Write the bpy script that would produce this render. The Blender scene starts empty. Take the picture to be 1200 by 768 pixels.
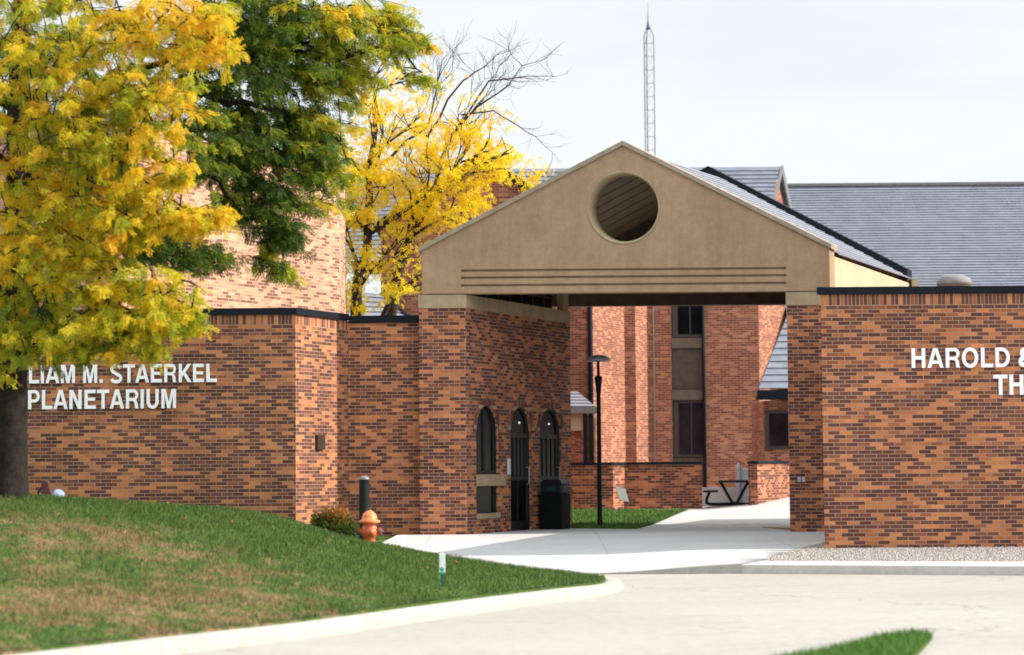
import bpy, bmesh, math, random
import numpy as np
from mathutils import Vector, Matrix
from mathutils.geometry import tessellate_polygon, delaunay_2d_cdt
random.seed(7); rng = np.random.default_rng(11)
C = bpy.context.scene.collection
SC = bpy.context.scene

# ------------------------------------------------------------------ camera
F = 2750.0; CZ = 1.6; PITCH = math.atan(166 / F); ROLL = -math.radians(.46)
cam_d = bpy.data.cameras.new('camera'); cam = bpy.data.objects.new('camera', cam_d); C.objects.link(cam)
CM = Matrix.Rotation(math.pi/2 + PITCH, 3, 'X') @ Matrix.Rotation(ROLL, 3, 'Z')
cam.matrix_world = Matrix.Translation((0, 0, CZ)) @ CM.to_4x4()
cam_d.sensor_width = 36; cam_d.lens = 36 * F / 1200
cam_d.clip_start = .5; cam_d.clip_end = 4000
cam_d.dof.use_dof = True; cam_d.dof.focus_distance = 43; cam_d.dof.aperture_fstop = 1.6
SC.camera = cam

# ------------------------------------------------------------------ sky, sun, exposure
SUN_AZ = math.radians(0)      # how far the sun stands in front of the +X axis
SUN_EL = math.radians(33)
sdir = Vector((math.cos(SUN_EL)*math.cos(SUN_AZ), -math.cos(SUN_EL)*math.sin(SUN_AZ), math.sin(SUN_EL)))
w = bpy.data.worlds.new('World'); SC.world = w; w.use_nodes = True
nt = w.node_tree; nt.nodes.clear()
out = nt.nodes.new('ShaderNodeOutputWorld'); bg = nt.nodes.new('ShaderNodeBackground')
sky = nt.nodes.new('ShaderNodeTexSky'); sky.sky_type = 'NISHITA'; sky.sun_disc = False
sky.sun_elevation = SUN_EL; sky.sun_rotation = math.atan2(sdir.x, sdir.y)
sky.dust_density = 2.5; sky.air_density = 1.0
tc = nt.nodes.new('ShaderNodeTexCoord'); mp = nt.nodes.new('ShaderNodeMapping'); mp.inputs['Scale'].default_value = (2.2, 2.2, 9)
nz = nt.nodes.new('ShaderNodeTexNoise'); nz.inputs['Scale'].default_value = 2.0; nz.inputs['Detail'].default_value = 6
rp = nt.nodes.new('ShaderNodeValToRGB'); rp.color_ramp.elements[0].position = .28; rp.color_ramp.elements[0].color = (.74, .74, .74, 1)
rp.color_ramp.elements[1].position = .66; rp.color_ramp.elements[1].color = (.98, .98, .98, 1)
mx = nt.nodes.new('ShaderNodeMix'); mx.data_type = 'RGBA'
nt.links.new(tc.outputs['Generated'], mp.inputs['Vector']); nt.links.new(mp.outputs[0], nz.inputs['Vector'])
nt.links.new(nz.outputs['Fac'], rp.inputs[0]); nt.links.new(rp.outputs[0], mx.inputs['Factor'])
nt.links.new(sky.outputs[0], mx.inputs[6]); mx.inputs[7].default_value = (6.75, 7.12, 7.3, 1)     # thin white cloud
# brightness added to unseen sky, overhead and behind the camera, filling shaded walls
sx = nt.nodes.new('ShaderNodeSeparateXYZ'); nt.links.new(tc.outputs['Generated'], sx.inputs[0])
def mrange(sock, a, b, lo, hi):
    n = nt.nodes.new('ShaderNodeMapRange'); n.interpolation_type = 'SMOOTHSTEP'; nt.links.new(sock, n.inputs[0])
    for i, v in enumerate((a, b, lo, hi)): n.inputs[i+1].default_value = v
    return n.outputs[0]
neg = nt.nodes.new('ShaderNodeMath'); neg.operation = 'MULTIPLY'; neg.inputs[1].default_value = -1; nt.links.new(sx.outputs[1], neg.inputs[0])
ad = nt.nodes.new('ShaderNodeMath'); ad.operation = 'MAXIMUM'
nt.links.new(mrange(sx.outputs[2], .22, .6, 1.0, 1.9), ad.inputs[0]); nt.links.new(mrange(neg.outputs[0], -.1, .5, 1.0, 1.55), ad.inputs[1])
sc_ = nt.nodes.new('ShaderNodeVectorMath'); sc_.operation = 'SCALE'; nt.links.new(mx.outputs[2], sc_.inputs[0]); nt.links.new(ad.outputs[0], sc_.inputs['Scale'])
nt.links.new(sc_.outputs[0], bg.inputs['Color']); bg.inputs['Strength'].default_value = .1
nt.links.new(bg.outputs[0], out.inputs[0])
sl = bpy.data.lights.new('sun', 'SUN'); so = bpy.data.objects.new('sun', sl); C.objects.link(so)
sl.energy = 5.0; sl.angle = math.radians(.6); sl.color = (1, .93, .82)
so.rotation_euler = sdir.to_track_quat('Z', 'Y').to_euler()
vs = SC.view_settings; vs.view_transform = 'Standard'; vs.look = 'None'; vs.exposure = .5; vs.gamma = 1; vs.use_curve_mapping = False
SC.cycles.max_bounces = 6; SC.cycles.filter_width = 1.7

# ------------------------------------------------------------------ helpers
def ray(px, py): return CM @ Vector(((px-600)/F, -(py-384)/F, -1))
def at(px, py, Y):
    d = ray(px, py); t = Y/d.y; return Vector((d.x*t, Y, CZ + d.z*t))
def atz(px, py, z):
    d = ray(px, py); t = (z-CZ)/d.z; return Vector((d.x*t, d.y*t, z))
def hit(px, P, dr, py=520):           # where the vertical plane through a pixel column meets a plan line
    d = ray(px, py); det = dr[0]*d.y - dr[1]*d.x
    t = (d.x*P[1] - d.y*P[0]) / det
    return (P[0]+t*dr[0], P[1]+t*dr[1])
def sm(t): t = max(0., min(1., t)); return t*t*(3-2*t)

class MB:
    def __init__(s): s.v = []; s.f = []; s.uvs = []; s.smooth = []
    def poly(s, pts, uv=None, smooth=False):
        i = len(s.v); s.v += [tuple(p) for p in pts]; s.f.append(tuple(range(i, i+len(pts)))); s.uvs.append(uv); s.smooth.append(smooth)
    def quad(s, a, b, c, d, **k): s.poly((a, b, c, d), **k)
    def hexa(s, b, t):                # b, t: 4 bottom (ccw from above), 4 top
        s.poly(b[::-1]); s.poly(t)
        for i in range(4): j = (i+1) % 4; s.poly((b[i], b[j], t[j], t[i]))
    def box(s, x0, x1, y0, y1, z0, z1):
        b = [(x0,y0,z0),(x1,y0,z0),(x1,y1,z0),(x0,y1,z0)]; s.hexa(b, [(x,y,z1) for x,y,z in b])
    def prism(s, plan, z0, z1, top=None):
        n = len(plan); z1f = (lambda p: z1) if top is None else top
        b = [(p[0],p[1],z0) for p in plan]; t = [(p[0],p[1],z1f(p)) for p in plan]
        s.poly(t); s.poly(b[::-1])
        for i in range(n): j = (i+1) % n; s.poly((b[i], b[j], t[j], t[i]))
    def obox(s, P, ax, ay, az):       # corner + three edge vectors
        P, ax, ay, az = map(Vector, (P, ax, ay, az))
        b = [P, P+ax, P+ax+ay, P+ay]; s.hexa(b, [p+az for p in b])
    def panel(s, outer, holes, to3, th):   # 2-D outline with holes, to3(u,v,d) maps to space, d from 0 to th
        loops = [outer] + holes
        tri = tessellate_polygon([[Vector((u, v, 0)) for u, v in l] for l in loops]); flat = [p for l in loops for p in l]
        for a, b, c in tri:
            s.poly([to3(*flat[i], 0) for i in (a, b, c)]); s.poly([to3(*flat[i], th) for i in (c, b, a)])
        for l in loops:
            for i in range(len(l)):
                p, q = l[i], l[(i+1) % len(l)]
                s.poly((to3(*p, 0), to3(*q, 0), to3(*q, th), to3(*p, th)))
    def tube(s, pts, rad, n=8, cap=True, smooth=True):
        pts = [Vector(p) for p in pts]; rings = []
        rad = rad if isinstance(rad, (list, tuple)) else [rad]*len(pts)
        ref = None
        for i, p in enumerate(pts):
            d = (pts[min(i+1, len(pts)-1)] - pts[max(i-1, 0)]).normalized()
            if ref is None: ref = Vector((0,0,1)) if abs(d.z) < .9 else Vector((1,0,0))
            a = d.cross(ref).normalized(); b = a.cross(d).normalized(); ref = b
            rings.append([p + (a*math.cos(2*math.pi*k/n) + b*math.sin(2*math.pi*k/n))*rad[i] for k in range(n)])
        base = len(s.v)
        for r in rings: s.v += [tuple(p) for p in r]
        for i in range(len(rings)-1):
            for k in range(n):
                k2 = (k+1) % n
                s.f.append((base+i*n+k, base+(i+1)*n+k, base+(i+1)*n+k2, base+i*n+k2)); s.uvs.append(None); s.smooth.append(smooth)
        if cap:
            s.f.append(tuple(base+k for k in range(n))); s.uvs.append(None); s.smooth.append(False)
            s.f.append(tuple(base+(len(rings)-1)*n+k for k in range(n))[::-1]); s.uvs.append(None); s.smooth.append(False)
    def lathe(s, P, prof, axis=(0,0,1), n=20, smooth=True):
        P = Vector(P); ax = Vector(axis).normalized()
        ref = Vector((1,0,0)) if abs(ax.x) < .9 else Vector((0,1,0))
        a = ax.cross(ref).normalized(); b = ax.cross(a)
        base = len(s.v); m = len(prof)
        for r, h in prof:
            for k in range(n):
                t = 2*math.pi*k/n; s.v.append(tuple(P + ax*h + (a*math.cos(t)+b*math.sin(t))*max(r, 1e-4)))
        for i in range(m-1):
            for k in range(n):
                k2 = (k+1) % n
                s.f.append((base+i*n+k, base+i*n+k2, base+(i+1)*n+k2, base+(i+1)*n+k)); s.uvs.append(None); s.smooth.append(smooth)
    def build(s, name, mat, parent=None, fix=True, bevel=0):
        off = Vector(parent['_w']) if parent is not None and '_w' in parent else Vector((0,0,0))
        me = bpy.data.meshes.new(name)
        vv = [(p[0]-off.x, p[1]-off.y, p[2]-off.z) for p in s.v]
        me.from_pydata(vv, [], s.f); me.materials.append(mat)
        if fix:
            bm = bmesh.new(); bm.from_mesh(me); bmesh.ops.remove_doubles(bm, verts=bm.verts, dist=1e-5)
            bmesh.ops.recalc_face_normals(bm, faces=bm.faces); bm.to_mesh(me); bm.free()
        uv = me.uv_layers.new(name='UVMap').data
        keep = s.uvs if len(me.polygons) == len(s.uvs) else [None]*len(me.polygons)
        Z = Vector((0,0,1))
        for pi, p in enumerate(me.polygons):
            n = p.normal
            if keep[pi] is not None:
                for li, q in zip(p.loop_indices, keep[pi]): uv[li].uv = q
                continue
            if abs(n.z) > .97: t, b = Vector((1,0,0)), Vector((0,1,0))
            else: t = Z.cross(n).normalized(); b = n.cross(t)
            for li in p.loop_indices:
                co = me.vertices[me.loops[li].vertex_index].co + off
                uv[li].uv = (co.dot(t), co.dot(b) if abs(n.z) > .05 else co.z)
        if any(s.smooth):
            for pi, p in enumerate(me.polygons):
                if pi < len(s.smooth): p.use_smooth = s.smooth[pi]
        o = bpy.data.objects.new(name, me); C.objects.link(o)
        if parent is not None:
            o.parent = parent; o['_w'] = tuple(off)
        else: o['_w'] = (0., 0., 0.)
        if bevel:
            m = o.modifiers.new('bevel', 'BEVEL'); m.width = bevel; m.segments = 2; m.limit_method = 'ANGLE'
        return o

def thing(name, label, cat, loc=(0,0,0), group=None):
    o = bpy.data.objects.new(name, None); C.objects.link(o); o.location = loc; o.empty_display_size = .2
    o['_w'] = tuple(float(x) for x in loc); o['label'] = label; o['category'] = cat
    if group: o['group'] = group
    return o
def tag(o, label, cat, group=None):
    o['label'] = label; o['category'] = cat
    if group: o['group'] = group
    return o
def struct(o, kind='structure'): o['kind'] = kind; return o

# ------------------------------------------------------------------ materials
class NT:
    def __init__(s, name):
        s.m = bpy.data.materials.new(name); s.m.use_nodes = True; s.t = s.m.node_tree; s.n = s.t.nodes; s.n.clear()
        s.out = s.n.new('ShaderNodeOutputMaterial'); s.p = s.n.new('ShaderNodeBsdfPrincipled'); s.t.links.new(s.p.outputs[0], s.out.inputs[0])
    def link(s, a, b): s.t.links.new(a, b)
    def put(s, sock, v):
        if hasattr(v, 'is_output'): s.link(v, sock)
        else: sock.default_value = v
    def math(s, op, a, b=0., c=None):
        n = s.n.new('ShaderNodeMath'); n.operation = op; s.put(n.inputs[0], a); s.put(n.inputs[1], b)
        if c is not None: s.put(n.inputs[2], c)
        return n.outputs[0]
    def comb(s, x, y, z=0.):
        n = s.n.new('ShaderNodeCombineXYZ'); s.put(n.inputs[0], x); s.put(n.inputs[1], y); s.put(n.inputs[2], z); return n.outputs[0]
    def noise(s, vec, scale, detail=3, rough=.5, sc=None):
        if sc:
            mpn = s.n.new('ShaderNodeMapping'); s.link(vec, mpn.inputs['Vector']); mpn.inputs['Scale'].default_value = sc; vec = mpn.outputs[0]
        n = s.n.new('ShaderNodeTexNoise'); s.link(vec, n.inputs['Vector']); n.inputs['Scale'].default_value = scale
        n.inputs['Detail'].default_value = detail; n.inputs['Roughness'].default_value = rough; return n.outputs['Fac']
    def ramp(s, fac, stops, interp='LINEAR'):
        n = s.n.new('ShaderNodeValToRGB'); r = n.color_ramp; r.interpolation = interp
        while len(r.elements) < len(stops): r.elements.new(.5)
        for e, (p, c) in zip(r.elements, stops): e.position = p; e.color = (c, c, c, 1) if isinstance(c, (int, float)) else (*c, 1)
        s.put(n.inputs[0], fac); return n.outputs[0]
    def mix(s, fac, a, b, mode='MIX'):
        n = s.n.new('ShaderNodeMix'); n.data_type = 'RGBA'; n.blend_type = mode
        s.put(n.inputs['Factor'], fac)
        s.put(n.inputs[6], (*a, 1) if isinstance(a, tuple) else a); s.put(n.inputs[7], (*b, 1) if isinstance(b, tuple) else b)
        return n.outputs[2]
    def obj(s): n = s.n.new('ShaderNodeTexCoord'); return n.outputs['Object']
    def pos(s): n = s.n.new('ShaderNodeNewGeometry'); return n.outputs['Position']
    def uv(s):
        n = s.n.new('ShaderNodeTexCoord'); x = s.n.new('ShaderNodeSeparateXYZ'); s.link(n.outputs['UV'], x.inputs[0]); return n.outputs['UV'], x.outputs[0], x.outputs[1]
    def bump(s, h, st=.3, dist=.01):
        n = s.n.new('ShaderNodeBump'); n.inputs['Strength'].default_value = st; n.inputs['Distance'].default_value = dist
        s.link(h, n.inputs['Height']); s.link(n.outputs[0], s.p.inputs['Normal'])
    def fin(s, col, rough=.8, metal=0., spec=.3):
        s.put(s.p.inputs['Base Color'], (*col, 1) if isinstance(col, tuple) else col)
        s.put(s.p.inputs['Roughness'], rough); s.p.inputs['Metallic'].default_value = metal; s.p.inputs['Specular IOR Level'].default_value = spec
        return s.m

def brick_mat(name, dark, mid, light, mortar, w=.206, h=.0667, contrast=1., bias=0., soldier=False, joint=1.):
    t = NT(name); uv, U, V = t.uv()
    if soldier: U, V = V, U; w, h = .195, .0667
    V_ = t.math('DIVIDE', V, h); row = t.math('FLOOR', V_); fv = t.math('SUBTRACT', V_, row)
    if soldier: U_ = t.math('DIVIDE', t.math('SUBTRACT', U, 4.341), w)
    else: U_ = t.math('ADD', t.math('DIVIDE', U, w), t.math('MULTIPLY', t.math('MODULO', t.math('ADD', row, 400.), 2.), .5))
    col = t.math('FLOOR', U_); fu = t.math('SUBTRACT', U_, col)
    wn = t.n.new('ShaderNodeTexWhiteNoise'); wn.noise_dimensions = '2D'; t.link(t.comb(col, row), wn.inputs['Vector'])
    wn2 = t.n.new('ShaderNodeTexWhiteNoise'); wn2.noise_dimensions = '2D'; t.link(t.comb(t.math('ADD', col, 37.3), row), wn2.inputs['Vector'])
    # runs of like-coloured bricks: noise sampled once per brick
    cl = t.noise(t.comb(t.math('MULTIPLY', t.math('ADD', col, t.math('MULTIPLY', row, .5)), .38), t.math('MULTIPLY', row, .32)), 1., 4, .65)
    v = t.math('ADD', t.math('MULTIPLY', t.math('SUBTRACT', cl, .5), 1.85*contrast), t.math('ADD', t.math('MULTIPLY', wn.outputs[0], .74), .045 + bias))
    c = t.ramp(v, [(.0, dark), (.30, tuple(d*1.3 for d in dark)), (.40, tuple(.6*a+.4*b for a, b in zip(dark, mid))), (.47, mid), (.53, tuple((a*.65+b*.35) for a, b in zip(mid, light))), (.60, light), (1., tuple(min(1, x*1.12) for x in light))])
    c = t.mix(1., c, t.ramp(wn2.outputs[0], [(0, .80), (1, 1.16)]), 'MULTIPLY')
    st = t.noise(t.pos(), .45, 4, .6); c = t.mix(1., c, t.ramp(st, [(.3, .78), (.7, 1.14)]), 'MULTIPLY')
    gr = t.noise(t.pos(), 60, 2); c = t.mix(1., c, t.ramp(gr, [(.3, .85), (.7, 1.12)]), 'MULTIPLY')
    m = t.math('MAXIMUM', t.math('LESS_THAN', fu, .055*joint), t.math('LESS_THAN', fv, .17*joint))
    mc = t.mix(1., mortar, t.ramp(st, [(.3, .8), (.7, 1.15)]), 'MULTIPLY')
    t.bump(t.math('SUBTRACT', 1., m), .6, .006)
    return t.fin(t.mix(m, c, mc), .85, spec=.2)

DK = (.105, .042, .033); MD = (.235, .082, .043); LT = (.48, .178, .070); MO = (.39, .25, .17)
M = {}
M['brick'] = brick_mat('brick', DK, MD, LT, MO)
M['soldier'] = brick_mat('brick_soldier', DK, MD, LT, MO, soldier=True, contrast=.5)
M['brick_pillar'] = brick_mat('brick_pillar', (.10,.038,.031), (.22,.075,.042), (.47,.165,.068), MO)
M['brick_red'] = brick_mat('brick_red', (.20,.068,.044), (.30,.105,.063), (.42,.175,.105), (.40,.25,.17), contrast=.3, bias=.0)
M['brick_arch'] = brick_mat('brick_arch', (.09,.033,.026), (.19,.065,.04), (.30,.11,.055), MO, w=.0667, h=.4)
M['brick_sunlit'] = brick_mat('brick_tower_sunlit', (.19,.085,.062), (.42,.19,.125), (.60,.31,.19), (.54,.42,.33), contrast=.8, bias=.15)  # same brick as the walls, strong sunlight put into its paler colours

def concrete(name, a, b, sc=1.2, streak=0, fine=.12, rough=.85, joints=None, cracks=False):
    t = NT(name); P = t.pos()
    n1 = t.noise(P, sc, 5, .6); c = t.mix(t.ramp(n1, [(.3, 0.), (.7, 1.)]), a, b)
    if streak:
        n2 = t.noise(P, 1., 4, .65, sc=(5, 5, .5)); c = t.mix(1., c, t.ramp(n2, [(.36, 1-streak), (.58, 1.03)]), 'MULTIPLY')
    n3 = t.noise(P, 70, 3, .7); c = t.mix(1., c, t.ramp(n3, [(.3, 1-fine), (.7, 1+fine)]), 'MULTIPLY')
    n4 = t.noise(P, 9, 4, .7); c = t.mix(1., c, t.ramp(n4, [(.35, 1-fine*.7), (.65, 1+fine*.5)]), 'MULTIPLY')
    if cracks:
        wv = t.n.new('ShaderNodeVectorMath'); wv.operation = 'ADD'; nv = t.n.new('ShaderNodeTexNoise'); nv.inputs['Scale'].default_value = 1.3; nv.inputs['Detail'].default_value = 5
        t.link(P, nv.inputs['Vector']); t.link(P, wv.inputs[0]); t.link(nv.outputs['Color'], wv.inputs[1])
        vo = t.n.new('ShaderNodeTexVoronoi'); vo.feature = 'DISTANCE_TO_EDGE'; vo.inputs['Scale'].default_value = .16; t.link(wv.outputs[0], vo.inputs['Vector'])
        c = t.mix(t.math('MULTIPLY', t.math('LESS_THAN', vo.outputs[0], .0028), .4), c, (.13,.115,.10))
        sp_ = t.noise(P, .8, 6, .7, sc=(.5, 1.6, 1)); c = t.mix(t.ramp(sp_, [(.54, 0.), (.72, .30)]), c, (.22,.19,.16))
        ds = t.noise(P, 6.5, 2, .5); c = t.mix(t.ramp(ds, [(.735, 0.), (.76, .55)]), c, (.16,.12,.08))
    if joints:
        uv, U, V = t.uv()
        du = t.math('ABSOLUTE', t.math('SUBTRACT', t.math('FRACT', t.math('DIVIDE', U, joints[0])), .5))
        dv = t.math('ABSOLUTE', t.math('SUBTRACT', t.math('FRACT', t.math('DIVIDE', V, joints[1])), .5))
        j = t.math('MAXIMUM', t.math('LESS_THAN', du, .008/joints[0]), t.math('LESS_THAN', dv, .018/joints[1]))
        c = t.mix(t.math('MULTIPLY', j, .45), c, (.2, .18, .155))
    t.bump(n3, .25, .004)
    return t.fin(c, rough, spec=.25)
M['gable'] = concrete('tan_concrete', (.30,.20,.122), (.385,.262,.166), .9, streak=.09, fine=.13)
M['cap'] = concrete('cap_concrete', (.32,.245,.15), (.40,.31,.20), 1.6, streak=.12)
M['coping_tan'] = concrete('coping_concrete', (.27,.215,.155), (.35,.29,.22), 2.5, streak=.1)
M['cream'] = concrete('cream_panel', (.43,.345,.23), (.49,.40,.27), .8, streak=.08, fine=.06)
M['road'] = concrete('road_concrete', (.305,.286,.262), (.355,.336,.310), .22, streak=.05, fine=.10, cracks=True)
M['slab'] = concrete('slab_concrete', (.43,.428,.422), (.49,.488,.482), .5, fine=.07, joints=(3.2, 3.4))
M['kerb'] = concrete('kerb_concrete', (.31,.295,.268), (.37,.352,.322), 1.3, streak=.07, fine=.10)
M['step'] = concrete('step_concrete', (.42,.40,.37), (.5,.48,.45), 1.4)

def plain(name, col, rough=.5, metal=0., var=.12, sc=6., spec=.4, bump=0):
    t = NT(name); n = t.noise(t.pos(), sc, 4, .65)
    c = t.mix(1., tuple(col), t.ramp(n, [(.3, 1-var), (.7, 1+var)]), 'MULTIPLY')
    n2 = t.noise(t.pos(), sc*3, 3)
    if bump: t.bump(n2, bump, .01)
    return t.fin(c, t.ramp(n2, [(.3, max(0, rough-.08)), (.7, min(1, rough+.1))]), metal, spec)
M['navy'] = plain('dark_metal_flashing', (.008,.011,.017), .6, 0, .2, spec=.12)
M['black'] = plain('black_paint', (.008,.009,.010), .55, 0, .2, spec=.2)
M['iron'] = plain('dark_iron', (.010,.010,.012), .5, 0, .25, spec=.2)
M['flash'] = plain('pale_flashing', (.45,.48,.52), .4, .3, .1)
M['white'] = plain('white_letter', (.90,.90,.93), .4, 0, .02)
M['paper'] = plain('white_board', (.80,.80,.80), .6, 0, .05)
M['wood'] = plain('brown_boards', (.22,.155,.10), .7, 0, .25, 3.)
M['soffit'] = plain('brown_soffit', (.075,.048,.032), .75, 0, .25, 3.)
M['panel'] = plain('brown_panel', (.075,.048,.036), .6, 0, .3, 5.)
M['spandrel'] = plain('grey_spandrel', (.12,.088,.07), .7, 0, .2, 4.)
M['fascia'] = plain('grey_fascia', (.17,.175,.17), .5, 0, .15)
M['frame'] = plain('brown_frame', (.05,.038,.032), .5, 0, .2)
M['steel'] = plain('galvanised', (.36,.38,.42), .45, .4, .15)
M['mast'] = plain('mast_steel', (.055,.065,.11), .5, .1, .1)
M['mast_red'] = plain('mast_red', (.10,.07,.10), .5, .2, .1)
M['conduit'] = plain('conduit', (.30,.26,.23), .5, .2, .15)
M['orange'] = plain('hydrant_paint', (.58,.125,.04), .45, 0, .22, 14., .4, .2)
M['orange_hi'] = plain('hydrant_bonnet_paint', (.70,.21,.07), .45, 0, .18, 14.)
M['rust'] = plain('rusty_cap', (.12,.055,.035), .7, 0, .35, 20.)
M['green_stake'] = plain('green_stake', (.015,.12,.075), .5, 0, .15)
M['green_mark'] = plain('green_mark', (.02,.34,.20), .5, 0, .05)
M['maroon'] = plain('maroon_metal', (.09,.022,.018), .5, 0, .25)
M['vent'] = plain('vent_metal', (.19,.185,.18), .7, .0, .15, 9)
M['bark'] = plain('bark', (.024,.020,.017), .95, 0, .5, 9., .1, .9)
M['bark_far'] = plain('bark_far', (.050,.038,.035), .95, 0, .4, 6., .1, .6)
M['plate'] = plain('brown_plate', (.035,.02,.016), .5, 0, .1)
M['leaf_litter'] = plain('dry_leaf', (.52,.21,.06), .8, 0, .3, 30.)
M['stick'] = plain('pale_stick', (.5,.46,.38), .8)
M['bin'] = plain('bin_plastic', (.005,.006,.006), .7, 0, .2, spec=.12)
M['bin_lid'] = plain('bin_lid', (.008,.011,.016), .5, 0, .2, spec=.25)
M['bin_label'] = plain('bin_label', (.006,.028,.018), .5)
M['cabinet'] = plain('cabinet_paint', (.50,.53,.56), .5, 0, .08)
M['dirt'] = plain('dirt', (.22,.15,.09), .95, 0, .3, 8.)

def glass(name, col, rough=.06):
    t = NT(name); n = t.noise(t.pos(), .9, 3, .6)
    c = t.mix(1., tuple(col), t.ramp(n, [(.35, .4), (.65, 1.6)]), 'MULTIPLY')
    return t.fin(c, rough, 0, .05)
M['glass'] = glass('dark_glass', (.004,.005,.006), .25)
M['glass_v'] = glass('violet_glass', (.022,.015,.020), .4)
M['lens'] = glass('lamp_lens', (.22,.25,.36), .3)
t = NT('glass_glint'); t.p.inputs['Emission Color'].default_value = (1, .97, .92, 1); t.p.inputs['Emission Strength'].default_value = .5; M['glass_glint'] = t.fin((.8,.8,.8))  # faint glow standing in for a reflection in the door glass

def slate(name, col, row=.19):
    t = NT(name); uv, U, V = t.uv()
    r = t.math('FLOOR', t.math('DIVIDE', V, row)); cc = t.math('FLOOR', t.math('ADD', t.math('DIVIDE', U, .34), t.math('MULTIPLY', t.math('MODULO', t.math('ADD', r, 400.), 2.), .5)))
    wn = t.n.new('ShaderNodeTexWhiteNoise'); wn.noise_dimensions = '2D'; t.link(t.comb(cc, r), wn.inputs['Vector'])
    c = t.mix(1., col, t.ramp(wn.outputs[0], [(0, .88), (1, 1.1)]), 'MULTIPLY')
    n = t.noise(t.pos(), .6, 5, .65); c = t.mix(1., c, t.ramp(n, [(.3, .9), (.7, 1.08)]), 'MULTIPLY')
    return t.fin(c, .6, spec=.35)
M['slate'] = slate('slate_tiles', (.175,.192,.235))
M['slate_hi'] = slate('slate_tiles_pale', (.225,.24,.29))

def grass_col(t, dry=1.):
    P = t.pos(); n = t.noise(P, .36, 5, .65); n2 = t.noise(P, 2.6, 4, .7); n3 = t.noise(P, 17, 3, .6)
    x = t.n.new('ShaderNodeSeparateXYZ'); t.link(P, x.inputs[0])
    # the drier, trodden end of the lawn lies near the road at its west end
    wx = t.math('MULTIPLY', t.math('SUBTRACT', -2.4, x.outputs[0]), .06); wy = t.math('MULTIPLY', t.math('SUBTRACT', 26.0, x.outputs[1]), .065)
    v = t.math('ADD', t.math('ADD', t.math('MULTIPLY', n, .75), t.math('MULTIPLY', n2, .95)), t.math('MINIMUM', t.math('MAXIMUM', t.math('ADD', wx, wy), -.2), .13))
    v = t.math('SUBTRACT', v, .06) if dry else t.math('MULTIPLY', v, .55)
    g = t.ramp(n3, [(.25, (.024,.056,.012)), (.5, (.054,.100,.020)), (.75, (.12,.148,.034))])
    d = t.ramp(n3, [(.25, (.085,.058,.028)), (.5, (.19,.125,.062)), (.75, (.33,.23,.13))])
    return t.mix(t.ramp(v, [(.83, 0.), (1.0, .95)]), g, d)
t = NT('grass_ground'); M['lawn'] = t.fin(grass_col(t), .95, spec=.1)
t = NT('grass_blade'); M['blade'] = t.fin(t.mix(1., grass_col(t), (1.14,1.14,1.1), 'MULTIPLY'), .7, spec=.2)
t = NT('grass_lush'); M['blade_lush'] = t.fin(t.mix(1., grass_col(t, 0), (1.3,1.65,1.3), 'MULTIPLY'), .7, spec=.2)
t = NT('far_ground'); M['far'] = t.fin(t.ramp(t.noise(t.pos(), .05, 5), [(.3, (.06,.09,.03)), (.7, (.13,.13,.06))]), .95)
t = NT('gravel_bed'); n = t.noise(t.pos(), 40, 4, .8); M['gravel_bed'] = t.fin(t.ramp(n, [(.3, (.14,.12,.11)), (.5, (.34,.30,.27)), (.7, (.52,.48,.44))]), .95)
t = NT('pebble'); oi = t.noise(t.pos(), 31, 2, .9); M['pebble'] = t.fin(t.ramp(oi, [(.3, (.07,.058,.055)), (.42, (.20,.17,.155)), (.55, (.36,.325,.30)), (.7, (.46,.44,.42))]), .9)

def leaf_mat(name, stops, trans=.45):
    t = NT(name); a = t.n.new('ShaderNodeAttribute'); a.attribute_name = 'tint'; a.attribute_type = 'GEOMETRY'
    c = t.ramp(a.outputs['Fac'], stops)
    t.fin(c, .6, spec=.25)
    tr = t.n.new('ShaderNodeBsdfTranslucent'); t.link(c, tr.inputs[0]); ms = t.n.new('ShaderNodeMixShader'); ms.inputs[0].default_value = trans
    t.link(t.p.outputs[0], ms.inputs[1]); t.link(tr.outputs[0], ms.inputs[2]); t.link(ms.outputs[0], t.out.inputs[0]); return t.m
M['leaf'] = leaf_mat('locust_leaf', [(0, (.78,.45,.025)), (.2, (.78,.54,.024)), (.36, (.60,.52,.025)), (.48, (.40,.42,.025)), (.62, (.22,.28,.022)), (.8, (.085,.145,.018)), (1, (.032,.07,.012))], .5)
M['leaf_far'] = leaf_mat('yellow_leaf', [(0, (.78,.47,.015)), (.3, (.86,.61,.015)), (.7, (.88,.69,.02)), (1, (.62,.58,.03))], .45)
M['leaf_litter_y'] = leaf_mat('fallen_leaf', [(0, (.30,.16,.05)), (1, (.50,.34,.08))], .2)
M['shrub'] = leaf_mat('shrub_leaf', [(0, (.03,.07,.012)), (.45, (.08,.12,.018)), (.6, (.26,.13,.03)), (1, (.42,.15,.04))], .3)

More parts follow.
